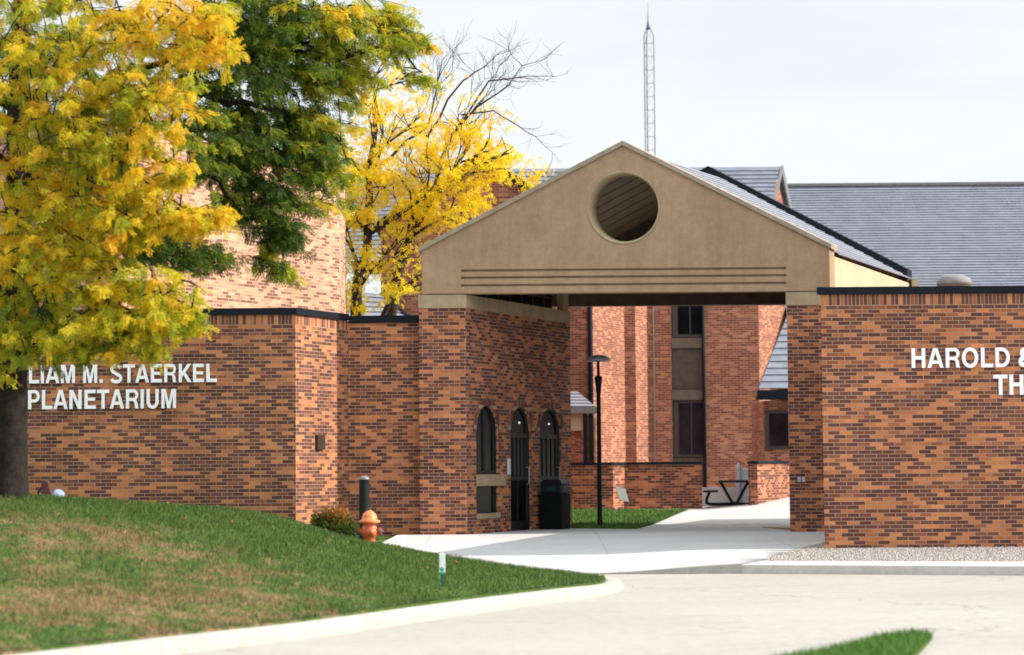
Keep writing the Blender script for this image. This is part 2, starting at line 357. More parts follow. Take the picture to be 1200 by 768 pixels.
# ------------------------------------------------------------------ draped sheets
def drape(name, outline, hf, mat, step=.6, parent=None, skirt=.3):
    P = [Vector(p) for p in outline]; n = len(P)
    xs = [p.x for p in P]; ys = [p.y for p in P]
    def inside(x, y):
        c = False
        for i in range(n):
            a, b = P[i], P[(i+1) % n]
            if (a.y > y) != (b.y > y) and x < (b.x-a.x)*(y-a.y)/(b.y-a.y)+a.x: c = not c
        return c
    pts = []; edges = []
    for i in range(n):
        a, b = P[i], P[(i+1) % n]; k = max(1, int((b-a).length/step))
        for j in range(k): pts.append(a.lerp(b, j/k))
    m = len(pts); edges = [(i, (i+1) % m) for i in range(m)]
    gx = np.arange(min(xs), max(xs), step); gy = np.arange(min(ys), max(ys), step)
    for x in gx:
        for y in gy:
            if inside(x, y): pts.append(Vector((x, y)))
    v, e, f, *_ = delaunay_2d_cdt(pts, edges, [], 1, 1e-4)
    b = MB(); b.v = [(p.x, p.y, hf(p.x, p.y)) for p in v]; b.f = [tuple(q) for q in f]
    b.uvs = [None]*len(b.f); b.smooth = [True]*len(b.f)
    if skirt:
        k = len(b.v); b.v += [(x, y, z-skirt) for x, y, z in b.v[:m]]
        for i in range(m): b.f.append((i, (i+1)%m, k+(i+1)%m, k+i)); b.uvs.append(None); b.smooth.append(False)
    o = b.build(name, mat, parent, fix=False)
    me = o.data
    if sum(p.normal.z for p in me.polygons) < 0: me.flip_normals()
    return o

# lawn heights: thin-plate spline through surveyed points
KERB = [tuple(atz(px, py, 0))[:2] for px, py in ((-260,838),(-80,806),(60,786),(150,774.5),(233,764),(300,756),(380,746),(473,732),(580,716),(680,702.5),(722,694),(729,688))] + [(1.30,32.5),(.6,33.8),(-.6,36.1),(-1.9,38.6),(-2.35,39.6)]
def kz(p): return .14 if p[1] < 28.5 else .14 - .04*sm((p[1]-28.5)/2.5) + .28*sm((p[1]-33)/6.6)
ctrl = [(x, y, kz((x, y))) for x, y in KERB]
for px, py, Y in [(433,641,36),(445,648,33.5),(480,648,36.2),(400,634,36.5),(520,657,33),(360,629,38),(433,637.5,38.4),(12,582,30),(60,588,33),(200,605,36),(300,620,39),(345,624,43.9),(120,594,36),(433,637,39.2),(390,630,41.5),(410,627,46)]:
    ctrl.append(tuple(at(px, py, Y)))
ctrl += [(-8.64,44,1.0),(-14,44,1.3),(-14,34,1.6),(-10,30,1.5),(-8,23,.95),(-12,24,1.3),(-5.0,24.5,.62),(-3.3,27,.66),(-1.8,30,.52),(-.6,32.4,.34),(-3.2,33.5,.92),(-2.2,45.9,.32),(-2.4,41.5,.34),(-16,20,1.2),(-7,18,.55)]
ca = np.array(ctrl)
def U2(r2): return np.where(r2 > 0, r2*np.log(r2+1e-12), 0)
K = U2(((ca[:,None,:2]-ca[None,:,:2])**2).sum(-1)) + np.eye(len(ca))*.03
Pm = np.c_[np.ones(len(ca)), ca[:,:2]]
Wt = np.linalg.solve(np.block([[K, Pm],[Pm.T, np.zeros((3,3))]]), np.r_[ca[:,2], 0,0,0])
def lawn_h_arr(x, y):
    r2 = (x[:,None]-ca[None,:,0])**2 + (y[:,None]-ca[None,:,1])**2
    return U2(r2) @ Wt[:-3] + Wt[-3] + Wt[-2]*x + Wt[-1]*y
def lawn_h(x, y): return float(lawn_h_arr(np.array([x]), np.array([y]))[0])
def slab_h(x, y):
    z0 = .012 + .118*sm((x-1.2)/2.2); t = max(0, min(1, (y-35.7)/9.5)); return z0 + (.345-z0)*t**1.2
def court_h(x, y): return .345 + .185*sm((y-49)/12) + max(0, x-5.3)*.13*sm((y-53)/8)

# ------------------------------------------------------------------ ground sheets
b = MB(); b.quad((-1500,-300,-.03),(1500,-300,-.03),(1500,2500,-.03),(-1500,2500,-.03)); struct(b.build('ground', M['far']))
b = MB(); b.quad((-60,2,0),(60,2,0),(60,36.4,0),(-60,36.4,0)); struct(b.build('road', M['road']))
lawn_outline = KERB + [(-2.6,40.4),(-2.5,42.4),(-2.2,45.99),(-3.24,45.99),(-4.08,43.98),(-16,43.98)]
inset = []
for i, p in enumerate(KERB):
    a = Vector(KERB[max(0,i-1)]); c = Vector(KERB[min(len(KERB)-1,i+1)]); d = (c-a).normalized(); nrm = Vector((-d.y, d.x)); inset.append(Vector(p)+nrm*.22)
lawn = struct(drape('lawn', [tuple(p) for p in inset] + lawn_outline[len(KERB):], lambda x, y: lawn_h(x, y)-.005, M['lawn'], .5))
# kerb round the lawn: one swept profile
b = MB(); prof = [(-.02,-.02,0),(.0,.0,.55),(.035,.0,1.),(.19,.0,1.03),(.24,.0,.98),(.26,-.15,.9)]
den = []
for i in range(len(KERB)-1):
    a, c = Vector(KERB[i]), Vector(KERB[i+1]); k = max(1, int((c-a).length/.25))
    p0 = Vector(KERB[max(0,i-1)]); p3 = Vector(KERB[min(len(KERB)-1,i+2)])
    for j in range(k):
        s = j/k; den.append(.5*((2*a)+(c-p0)*s+(2*p0-5*a+4*c-p3)*s*s+(3*a-p0-3*c+p3)*s**3))
rows = []
for i, p in enumerate(den):
    d = (den[min(i+1,len(den)-1)]-den[max(0,i-1)]).normalized(); nrm = Vector((-d.y, d.x)); zt = kz(p)
    base = 0 if p.y < 35 else slab_h(p.x, p.y)-.01
    rows.append([(p.x+nrm.x*o, p.y+nrm.y*o, base-.02 if fr == 0 else (base+(zt-base)*fr+dz)) for o, dz, fr in prof])
for r, s in zip(rows, rows[1:]):
    for k in range(len(prof)-1): b.quad(r[k], s[k], s[k+1], r[k+1], smooth=True)
struct(b.build('kerb', M['kerb']))
# apron under the gateway, walkway, gravel bed
AP = [(-.4,35.72),(1.3,35.78),(3.44,35.70),(3.6,35.72)]
e1_ = atz(885, 655, .14)
gx0, gy0 = 3.85, 36.55
apron = [(-.40,35.72),(1.3,35.78),(3.44,35.70),(gx0,gy0),(5.02,40.6),(6.9,44.6),(9.4,51.4),(.6,51.4),(-.85,47.6),(-1.8,45.9),(-2.2,45.9),(-2.5,42.4),(-2.6,40.2),(-2.25,39.3),(-1.9,38.6)]
struct(drape('apron', apron, lambda x, y: max(slab_h(x, y), .012) if y < 45.6 else court_h(x, y), M['slab'], .6))
struct(drape('drop_kerb', [(-.4,35.6),(1.3,35.64),(3.44,35.52),(3.44,35.70),(1.3,35.78),(-.4,35.72)], lambda x, y: slab_h(x, 35.7)+.004, M['kerb'], .3))
b = MB()
fr = [(-.4,35.6),(.5,35.62),(1.3,35.64),(1.9,35.61),(2.5,35.575),(3.0,35.55),(3.44,35.52)]
for p, q in zip(fr, fr[1:]):
    b.quad((p[0],p[1],-.01),(q[0],q[1],-.01),(q[0],q[1],slab_h(q[0],35.7)+.004),(p[0],p[1],slab_h(p[0],35.7)+.004))
struct(b.build('drop_kerb_face', M['step']))
b = MB()
wk0, wk1, wk2, wk3 = (3.44,35.52), (20,27.9), (20,29.0), (gx0,gy0)
b.poly([(3.44,35.52,.132),(20,30.1,.132),(20,31.6,.16),(gx0,gy0,.15)])
struct(b.build('walkway', M['slab']))
b = MB(); b.quad((3.44,35.52,-.01),(20,30.1,-.01),(20,30.1,.132),(3.44,35.52,.132)); struct(b.build('kerb', M['step']))
grav = [(gx0,gy0),(20,31.6),(20,40.1),(5.25,40.1),(7.2,44.9),(6.9,44.6),(5.02,40.6)]
def grav_h(x, y): return .15 + .06*sm((y-36)/4) + (.0 if y < 40 else (y-40)*.03)
struct(drape('gravel_ground', grav, grav_h, M['gravel_bed'], .5))
# courtyard behind the gateway
court = [(.6,51.4),(9.4,51.4),(20,62),(20,75),(-6,75),(-6,52)]
struct(drape('courtyard', court, court_h, M['slab'], 1.))
def C_(px, py):
    p = atz(px, py, .47)
    for _ in range(4): p = atz(px, py, court_h(p.x, p.y)+.02)
    return (p.x, p.y)
patch = [C_(655,618), C_(745,619), C_(768,609), C_(806,597.5), C_(655,597.5)]
struct(drape('courtyard_lawn', patch, lambda x, y: court_h(x, y)+.02, M['lawn'], .8))
mul = [C_(892,617), C_(925,618), C_(930,607)]
struct(drape('mulch_strip', mul, lambda x, y: court_h(x, y)+.012, M['dirt'], .8))
# grass island at the bottom right of the road
isl = [atz(*p, .03) for p in [(905,775),(960,765),(1005,755),(1040,746),(1070,743.5),(1093,744.5),(1086,753),(1072,768),(1060,790)]] + [Vector((2.3,14,0)), Vector((1.0,14,0))]
struct(drape('grass_island', [(p.x, p.y) for p in isl], lambda x, y: .035, M['lawn'], .3))

# ------------------------------------------------------------------ walls and buildings
def wall_prism(plan, z0, z1): b = MB(); b.prism(plan, z0, z1); return b
def offset_line(pts, o):        # thin strip standing proud of an open plan polyline (outside on the right-hand side)
    res = []
    for i, p in enumerate(pts):
        ns = []
        for a, c in ((i-1, i), (i, i+1)):
            if 0 <= a and c < len(pts):
                d = (Vector(pts[c])-Vector(pts[a])).normalized(); ns.append(Vector((d.y, -d.x)))
        if len(ns) == 2: m = (ns[0]+ns[1]).normalized(); m = m/m.dot(ns[0])
        else: m = ns[0]
        res.append(Vector(p)+m*o)
    return res
def strip(pts, out_, in_, z0, z1):
    b = MB(); A = offset_line(pts, out_); B = offset_line(pts, -in_)
    n = len(pts)
    for i in range(n-1):
        a0, a1, b0, b1 = A[i], A[i+1], B[i], B[i+1]
        b.quad((*a0,z0),(*a1,z0),(*a1,z1),(*a0,z1)); b.quad((*b1,z0),(*b0,z0),(*b0,z1),(*b1,z1))
        b.quad((*a0,z1),(*a1,z1),(*b1,z1),(*b0,z1)); b.quad((*b0,z0),(*b1,z0),(*a1,z0),(*a0,z0))
    b.quad((*A[0],z0),(*A[0],z1),(*B[0],z1),(*B[0],z0)); b.quad((*A[-1],z0),(*B[-1],z0),(*B[-1],z1),(*A[-1],z1))
    return b
DX = .415
# theatre (right)
th = thing('theater_building', 'long orange-brown brick building on the right with a gravel bed along its base', 'building', (9,40,.2))
tp = [(5.28,40),(24,40),(24,54),(11.1,54)]
wall_prism(tp, -.2, 4.53).build('wall', M['brick'], th)
strip([(11.1,54),(5.28,40),(24,40)], .004, .05, 4.341, 4.532).build('soldier_course', M['soldier'], th)
strip([(11.1,54),(5.28,40),(24,40)], .05, .3, 4.535, 4.66).build('coping', M['navy'], th)
b = MB(); vp = at(1118, 333, 45); b.lathe((vp.x,45,vp.z-.33), [(.14,0),(.14,.28),(.33,.30),(.335,.36),(.30,.44),(.20,.49),(.0,.51)], n=24); b.build('roof_vent', M['vent'], th)
wall_prism([(6.10,46.0),(7.85,46.0),(7.97,46.3),(6.22,46.3)], 0, 4.5).build('link_wall', M['brick'], th)
# planetarium (left)
pl = thing('planetarium_building', 'low brick building on the left with an angled corner and taller brick tower coloured as sunlit', 'building', (-7,44,.9))
wall_prism([(-20,44),(-4.07,44),(-3.22,46),(-2.6,47.4),(-2.6,53),(-20,53)], -.2, 4.53).build('wall', M['brick'], pl)
wall_prism([(-3.22,46.004),(-1.0,46.004),(-1.0,46.35),(-3.05,46.35)], -.1, 4.49).build('link_wall', M['brick'], pl)
strip([(-20,44),(-4.07,44),(-3.22,46),(-2.75,47.1)], .004, .05, 4.341, 4.532).build('soldier_course', M['soldier'], pl)
strip([(-20,44),(-4.07,44),(-3.24,45.95)], .05, .3, 4.535, 4.66).build('coping', M['navy'], pl)
strip([(-3.20,46),(-1.0,46)], .05, .33, 4.495, 4.63).build('link_coping', M['navy'], pl)
b = MB(); b.obox((-3.45,45.6,4.52), (.16,.40,0), (-.2,.08,0), (0,0,.16)); b.build('flashing', M['flash'], pl)
tw = [(-14,45.6),(-7.5,44.9),(-3.79,51.5),(-3.75,52.8),(-14,52.8)]
wall_prism(tw, 4.5, 8.35).build('tower_wall', M['brick_sunlit'], pl)
strip([(-14,45.6),(-7.5,44.9),(-3.79,51.5),(-3.75,52.8)], .06, .3, 8.355, 8.55).build('tower_coping', M['flash'], pl)
b = MB(); d = Vector((.85,2,0)).normalized(); nrm = Vector((d.y,-d.x,0)); p = hit(369.5, (-4.07,44), (.85,2)); q = hit(378.5, (-4.07,44), (.85,2))
z0 = at(374,527,p[1]).z; z1 = at(374,510,p[1]).z
b.obox((p[0],p[1],z0), (q[0]-p[0],q[1]-p[1],0), tuple(nrm*.05), (0,0,z1-z0)); b.build('wall_plate', M['plate'], pl)

# ------------------------------------------------------------------ raised lettering
BB = dict(A=(20,702,722),D=(76,685,722),E=(76,621,667),H=(71,651,722),I=(64,214,278),K=(87,722,722),L=(76,583,611),M=(69,765,833),N=(69,654,722),O=(44,734,778),P=(76,627,667),R=(76,677,722),S=(39,629,667),T=(14,598,611),U=(72,651,722),W=(6,938,944))
BB['.'] = (64,214,278); BB['&'] = (54,701,722)
def arc(cx, cy, rx, ry, a0, a1, n=14): return [(cx+rx*math.cos(math.radians(a0+(a1-a0)*k/n)), cy+ry*math.sin(math.radians(a0+(a1-a0)*k/n))) for k in range(n+1)]
def glyph_shape(ch, w):               # bold grotesque capitals, cap height 1, width w: outline and counters
    s = .208; h = .185
    if ch == 'I': return [(0,0),(w,0),(w,1),(0,1)], []
    if ch == '.': return [(0,0),(w,0),(w,1),(0,1)], []
    if ch == 'L': return [(0,0),(w,0),(w,h),(s,h),(s,1),(0,1)], []
    if ch == 'T': return [(w/2-s/2,0),(w/2+s/2,0),(w/2+s/2,1-h),(w,1-h),(w,1),(0,1),(0,1-h),(w/2-s/2,1-h)], []
    if ch == 'E': return [(0,0),(w,0),(w,h),(s,h),(s,.42),(w-.06,.42),(w-.06,.58),(s,.58),(s,1-h),(w-.02,1-h),(w-.02,1),(0,1)], []
    if ch == 'H': return [(0,0),(s,0),(s,.42),(w-s,.42),(w-s,0),(w,0),(w,1),(w-s,1),(w-s,.60),(s,.60),(s,1),(0,1)], []
    if ch == 'A': return [(0,0),(.205,0),(.275,.2),(w-.275,.2),(w-.205,0),(w,0),(w/2+.125,1),(w/2-.125,1)], [[(.335,.365),(w-.335,.365),(w/2,.78)]]
    if ch == 'M': return [(0,0),(s*.95,0),(s*.95,.74),(w/2-.10,0),(w/2+.10,0),(w-s*.95,.74),(w-s*.95,0),(w,0),(w,1),(w-.285,1),(w/2,.30),(.285,1),(0,1)], []
    if ch == 'N': return [(0,0),(s,0),(s,.67),(w-s-.02,0),(w,0),(w,1),(w-s,1),(w-s,.33),(s+.02,1),(0,1)], []
    if ch == 'K': return [(0,0),(s,0),(s,.27),(.315,.40),(w-.25,0),(w,0),(.455,.545),(w-.03,1),(w-.27,1),(s,.54),(s,1),(0,1)], []
    if ch == 'W': return [(0,1),(.22,0),(.42,0),(w/2,.64),(w-.42,0),(w-.22,0),(w,1),(w-.205,1),(w-.325,.34),(w/2+.095,1),(w/2-.095,1),(.325,.34),(.205,1)], []
    if ch == 'P': return [(0,0),(s,0),(s,.355)] + arc(w-.32,.6775,.32,.3225,-90,90) + [(0,1)], [[(s,.515)] + arc(w-.33,.6775,.15,.1625,-90,90) + [(s,.84)]]
    if ch == 'R': return [(0,0),(s,0),(s,.39),(.40,.39),(.53,.37),(.585,.27),(.60,.08),(.64,0),(w,0),(w,.03),(w-.045,.09),(w-.06,.27),(w-.10,.38),(w-.17,.44)] + arc(w-.32,.715,.30,.285,-52,90) + [(0,1)], [[(s,.545)] + arc(w-.34,.69,.15,.145,-90,90) + [(s,.835)]]
    if ch == 'D': return [(0,0)] + arc(w-.47,.5,.47,.5,-90,90) + [(0,1)], [[(s,h)] + arc(w-.47,.5,.275,.328,-90,90) + [(s,1-h)]]
    if ch == 'O': return arc(w/2,.5,w/2,.52,0,352,44), [arc(w/2,.5,w/2-.2,.345,0,352,44)]
    if ch == 'U': return [(0,1)] + arc(w/2,.36,w/2,.38,180,360,18) + [(w,1),(w-s,1)] + arc(w/2,.36,w/2-s,.21,0,-180,18) + [(s,1)], []
    c = w/2; rx = w/2-.095
    if ch == 'S': path = arc(c,.735,rx,.19,12,225,18) + arc(c,.25,rx*1.02,.20,62,-168,20)
    else: path = arc(w*.40,.78,.155,.135,-35,215,20) + [(w*.62,.18),(w*.86,.0)] ; return None
    L, R_ = [], []
    for i, p in enumerate(path):
        a = path[max(0,i-1)]; b2 = path[min(len(path)-1,i+1)]; dx, dy = b2[0]-a[0], b2[1]-a[1]; l = math.hypot(dx, dy); nx, ny = -dy/l*.092, dx/l*.092
        L.append((p[0]+nx,p[1]+ny)); R_.append((p[0]-nx,p[1]-ny))
    return L + R_[::-1], []
def glyph_amp():
    cu = bpy.data.curves.new('glyph', 'FONT'); cu.body = '&'; cu.size = 1; cu.extrude = .04; cu.offset = .05; cu.resolution_u = 6
    o = bpy.data.objects.new('glyph', cu); C.objects.link(o); dg = bpy.context.evaluated_depsgraph_get(); dg.update()
    me = bpy.data.meshes.new_from_object(o.evaluated_get(dg)); bpy.data.objects.remove(o)
    vv = np.array([v.co[:] for v in me.vertices]); ff = [tuple(p.vertices) for p in me.polygons]
    vv[:,:2] -= vv[:,:2].min(0); vv[:,:2] /= vv[:,:2].max(0); return vv, ff
def lettering(lines, Y, label):
    # lines: (text, px of first letter's left edge, px of last letter's right edge, py top, py bottom)
    p0 = at(lines[0][1], lines[0][3], Y); root = thing('wall_lettering', label, 'lettering', (p0.x, Y, p0.z))
    for text, x0, x1, yt, yb in lines:
        A, B = at(x0, yb, Y), at(x1, yb, Y); zt = at(x0, yt, Y).z; hgt = zt-A.z
        tot = sum(BB[c][2] if c != ' ' else 278 for c in text) - BB[text[0]][0] - (BB[text[-1]][2]-BB[text[-1]][1])
        k = (B.x-A.x)/tot; pen = -BB[text[0]][0]
        for ch in text:
            if ch == ' ': pen += 278; continue
            l, r, adv = BB[ch]; m = MB(); gx = A.x + (pen+l)*k; sh = glyph_shape(ch, (r-l)/718)
            if sh is None:
                vv, ff = glyph_amp()
                m.v = [(gx+v[0]*(r-l)*k, Y-.028-v[2]*.5, A.z+v[1]*hgt) for v in vv]; m.f = ff; m.uvs = [None]*len(ff); m.smooth = [False]*len(ff)
            else:
                sy = .19 if ch == '.' else 1.; kx = 718*k
                m.panel(sh[0], sh[1], lambda u, v, d: Vector((gx+u*kx, Y-.05+d, A.z+v*hgt*sy)), .042)
            m.build('letter', M['white'], root); pen += adv
    return root
lettering([('WILLIAM M. STAERKEL', -10, 254, 428.5, 450), ('PLANETARIUM', 33.5, 206.5, 457.5, 480)], 44, 'white raised letters reading WILLIAM M. STAERKEL PLANETARIUM on the left brick wall')
lettering([('HAROLD &', 1068, 1211, 408.5, 431.5), ('TH', 1164, 1199, 439.5, 463)], 40, 'white raised letters starting HAROLD & on the right brick wall')

# ------------------------------------------------------------------ gateway
YF = 45.6
gw = thing('gateway', 'tan concrete gabled gateway with a round opening, on brick pillars between two brick buildings', 'gateway', (2.2,YF,.35))
KG = YF/42.5                       # drawing units of the gateway to metres
def GW(v): return Vector((v[0]*KG, v[1]*KG, CZ+(v[2]-CZ)*KG))
def G(s, q, z): return GW((s + DX*q, 42.5+q, z))
XL, XR, XC, ZA, ZE, ZB = -1.63, 5.78, 2.055, 7.47, 5.58, 4.79
HC, HR = (2.05, 6.335), .635
circ = [(HC[0]+(HR+.035)*math.cos(2*math.pi*k/48), HC[1]+(HR+.035)*math.sin(2*math.pi*k/48)) for k in range(48)]
outl = [(XL,ZB),(XR,ZB),(XR,ZE),(XC,ZA),(XL,ZE)]
grooves = [[(-.92,z),(4.99,z),(4.99,z+.042),(-.92,z+.042)] for z in (4.915,5.055,5.185)]
b = MB(); b.panel(outl, [circ]+grooves, lambda u, v, d: G(u, d, v), .055); b.panel(outl, [circ], lambda u, v, d: G(u, .0555+d, v), .26)
b.build('gable_front', M['gable'], gw)
b = MB(); n = 48
ring = [[(HC[0]+r*math.cos(2*math.pi*k/n), q, HC[1]+r*math.sin(2*math.pi*k/n)) for k in range(n)] for r, q in ((HR+.034,-.012),(HR+.012,-.014),(HR-.02,.03),(HR-.025,.31),(HR+.034,.31),(HR+.034,-.012))]
for r, s in zip(ring, ring[1:]):
    for k in range(n): b.quad(G(*r[k]), G(*r[(k+1)%n]), G(*s[(k+1)%n]), G(*s[k]), smooth=True)
b.build('oculus_ring', M['cap'], gw)
# rake coping, two mitred strips
b = MB(); th_ = .085
for (xa, za), (xb, zb) in (((XC,ZA+.003),(XR+.05,ZE-.03)), ((XL-.05,ZE-.03),(XC,ZA+.003))):
    b.hexa([G(xa,-.045,za),G(xb,-.045,zb),G(xb,.36,zb),G(xa,.36,za)], [G(xa,-.045,za+th_),G(xb,-.045,zb+th_),G(xb,.36,zb+th_),G(xa,.36,za+th_)])
b.build('rake_coping', M['coping_tan'], gw)
# back gable (dark inner parapet)
BQ = 48.6
def Bk(x, z, d=0): return GW((x + DX*d, BQ+d, z))
bo = [(.25,4.95),(8.26,4.95),(8.30,5.455),(4.22,7.62),(.25,5.455)]
bc = [(4.6+.6*math.cos(2*math.pi*k/32), 6.45+.6*math.sin(2*math.pi*k/32)) for k in range(32)]
b = MB(); b.panel(bo, [], lambda u, v, d: Bk(u, v, d-.3), .3); b.build('gable_back', M['soffit'], gw)
b = MB()
for (xa, za), (xb, zb) in (((4.22,7.63),(8.30,5.46)), ((.25,5.46),(4.22,7.63))):
    b.hexa([Bk(xa,za,-.34),Bk(xb,zb,-.34),Bk(xb,zb,.06),Bk(xa,za,.06)], [Bk(xa,za+.20,-.34),Bk(xb,zb+.20,-.34),Bk(xb,zb+.20,.06),Bk(xa,za+.20,.06)])
b.build('parapet_cladding', M['navy'], gw)
b = MB(); b.obox(GW((8.24,48.2,4.7)), (.15,0,0), (0,.44,0), (0,0,.80)); b.build('end_post', M['cream'], gw)
# slate roof in real stepped courses: a, b ridge ends; c, d eave ends
def stepped(b, a0, a1, c0, c1, n, lip=.03):
    a0, a1, c0, c1 = map(Vector, (a0, a1, c0, c1)); nr = (a1-a0).cross(c0-a0).normalized()
    if nr.z < 0: nr = -nr
    for i in range(n):
        p0, p1 = a0.lerp(c0, i/n), a1.lerp(c1, i/n); q0, q1 = a0.lerp(c0, (i+1)/n), a1.lerp(c1, (i+1)/n)
        b.quad(p0, p1, q1+nr*lip, q0+nr*lip); b.quad(q0+nr*lip, q1+nr*lip, q1-nr*.002, q0-nr*.002)
rF, rB = G(XC, .36, ZA-.02), GW((4.28, 48.26, 7.60))
eR0, eR1 = G(XR+.06, .36, ZE-.10), GW((8.26, 48.26, 5.44)); eL0, eL1 = G(XL-.06,.36,ZE-.10), GW((.26,48.26,5.44))
b = MB(); stepped(b, rF, rB, eR0, eR1, 20, .025); stepped(b, rF, rB, eL0, eL1, 20, .025); b.build('roof', M['slate_hi'], gw, fix=False)
# underside: boards laid parallel with the rake
b = MB(); dn = Vector((0,0,-.12))
for e0, e1 in ((eR0, eR1), (eL0, eL1)):
    nb = 9; e0, e1 = rF.lerp(e0, .93), rB.lerp(e1, .93)
    for k in range(nb):
        s0, s1 = k/nb, (k+.86)/nb
        b.hexa([rF.lerp(rB,s0)+dn, e0.lerp(e1,s0)+dn, e0.lerp(e1,s1)+dn, rF.lerp(rB,s1)+dn], [rF.lerp(rB,s0)+dn*.3, e0.lerp(e1,s0)+dn*.3, e0.lerp(e1,s1)+dn*.3, rF.lerp(rB,s1)+dn*.3])
    b.quad(rF+dn*.4, e0+dn*.4, e1+dn*.4, rB+dn*.4)
b.build('ceiling_boards', M['wood'], gw)
# side beams under the eaves
b = MB(); b.hexa([G(5.45,.33,ZB),G(XR,.33,ZB),G(XR,5.78,ZB-.1),G(5.45,5.78,ZB-.1)], [G(5.45,.33,5.44),G(XR,.33,5.44),GW((8.2,48.24,5.36)),GW((7.8,48.24,5.36))]); b.build('side_wall', M['cream'], gw)
b = MB(); b.hexa([G(XL,.33,5.25),G(-1.2,.33,5.25),G(-1.2,5.4,5.25),G(XL,5.4,5.25)], [G(XL,.33,5.42),G(-1.2,.33,5.42),G(-1.2,5.4,5.3),G(XL,5.4,5.3)]); b.build('side_beam', M['soffit'], gw)
# right pillar
def gprism(b, s0, s1, q0, q1, z0, z1): b.hexa([G(s0,q0,z0),G(s1,q0,z0),G(s1,q1,z0),G(s0,q1,z0)], [G(s0,q0,z1),G(s1,q0,z1),G(s1,q1,z1),G(s0,q1,z1)])
b = MB(); gprism(b, 4.98, 5.66, .03, .7, .2, 4.53); gprism(b, 5.25, 5.66, .7, 5.7, .2, 4.53); b.build('right_pillar', M['brick_pillar'], gw)
b = MB(); gprism(b, 4.97, 5.67, .015, .71, 4.532, 4.775); b.build('pillar_cap', M['cap'], gw)
b = MB()
for px in (936.5, 941.5):
    p = at(px, 562, YF+.03); b.box(p.x-.028,p.x+.028,YF+.005,YF+.031,p.z-.05,p.z+.05)
b.build('outlet_cover', M['flash'], gw)
# left leg: pillar and the door wall
SI = -.85
def arch(q0, q1, zb, zt, n=12):
    r = (q1-q0)/2; c = (q0+q1)/2; rz = min(r*1.083, .5); return [(q0,zb),(q1,zb)] + [(c+r*math.cos(math.pi*k/n), zt-rz+rz*math.sin(math.pi*k/n)) for k in range(n+1)]
zw0 = at(570,556,43.4).z; zw1 = at(570,475,43.4).z; zl0 = at(570,602,43.4).z; zl1 = at(570,570,43.4).z; zd1 = at(609,477,44.9).z; zd2 = at(644,479,46.3).z
H1 = arch(.43,1.39,zw0,zw1); H2 = [(.43,zl0),(1.39,zl0),(1.39,zl1),(.43,zl1)]; H3 = arch(1.93,2.90,.36,zd1); H4 = arch(3.29,4.39,.36,zd2)
b = MB(); b.panel([(.60-.57,.2),(1.93,.2),(1.93,.36)] + [] if False else [(.03,.2),(4.87,.2),(4.87,4.53),(.03,4.53)], [H1, H2, H3, H4], lambda u, v, d: G(SI-d, u, v), .26)
gprism(b, -1.70, SI-.262, .03, .30, .2, 4.53); gprism(b, -1.70, -1.45, .302, 4.60, .2, 4.53); gprism(b, -1.70, SI-.262, 4.602, 4.87, .2, 4.53)
b.build('left_pillar', M['brick_pillar'], gw)
# brick arch rings
for q0, q1, zt in ((.43,1.39,zw1),(1.93,2.90,zd1),(3.29,4.39,zd2)):
    b = MB()
    r = (q1-q0)/2; c = (q0+q1)/2; rz = min(r*1.083,.5); n = 14
    for k in range(n):
        a0, a1 = math.pi*k/n, math.pi*(k+1)/n
        pts = [(c+(r+o)*math.cos(a), zt-rz+(rz+o)*math.sin(a)) for o, a in ((.01,a0),(.13,a0),(.13,a1),(.01,a1))]
        b.hexa([G(SI-.05,u,v) for u, v in pts], [G(SI+.012,u,v) for u, v in pts])
    b.build('arch_ring', M['brick_arch'], gw)
b = MB(); gprism(b, -1.71, SI+.012, .015, 4.88, 4.532, 4.775); b.build('band_course', M['cap'], gw)
b = MB(); gprism(b, SI-.15, SI-.02, 4.60, 4.85, 4.776, 5.35); b.build('corner_post', M['cap'], gw)
b = MB(); gprism(b, SI-.30, SI-.25, .33, 4.6, 4.776, 5.5); cl = b.build('clerestory', M['glass'], gw)
b = MB()
for k in range(1, 8): q = .33+k*.54; gprism(b, SI-.25, SI-.22, q, q+.045, 4.776, 5.4)
gprism(b, SI-.25, SI-.215, .33, 4.6, 5.0, 5.03); b.build('mullion', M['iron'], cl)
b = MB(); b.panel([(.33,1.40),(1.49,1.40),(1.49,zw0-.002),(.33,zw0-.002)], [], lambda u, v, d: G(SI+.005-d, u, v), .25)
b.v = []; b.f = []; b.uvs = []; b.smooth = []
gprism(b, SI-.24, SI+.02, .435, 1.70, zl1+.01, zw0-.003); b.build('stone_band', M['cap'], gw)
b = MB(); gprism(b, SI-.24, SI+.03, .435, 1.385, zl0-.09, zl0+.004); b.build('window_sill', M['cap'], gw)
def win(hole, nm, mull):
    b = MB(); cq = sum(p[0] for p in hole)/len(hole); cz = sum(p[1] for p in hole)/len(hole)
    inn = [(cq+(u-cq)*.86, cz+(v-cz)*.93) for u, v in hole]
    b.panel(hole, [inn], lambda u, v, d: G(SI-.045-d, u, v), .06); w_ = b.build(nm, M['black'], gw)
    b = MB(); b.panel([(cq+(u-cq)*.87, cz+(v-cz)*.94) for u, v in hole], [], lambda u, v, d: G(SI-.085-d, u, v), .01); b.build('pane', M['glass'], w_)
    if mull:
        zs = [p[1] for p in hole]; b = MB(); gprism(b, SI-.083, SI-.055, cq-.02, cq+.02, min(zs)+.06, max(zs)-.1); b.build('mullion', M['black'], w_)
    return w_
win(H1, 'arched_window', True); win(H2, 'lower_window', False)
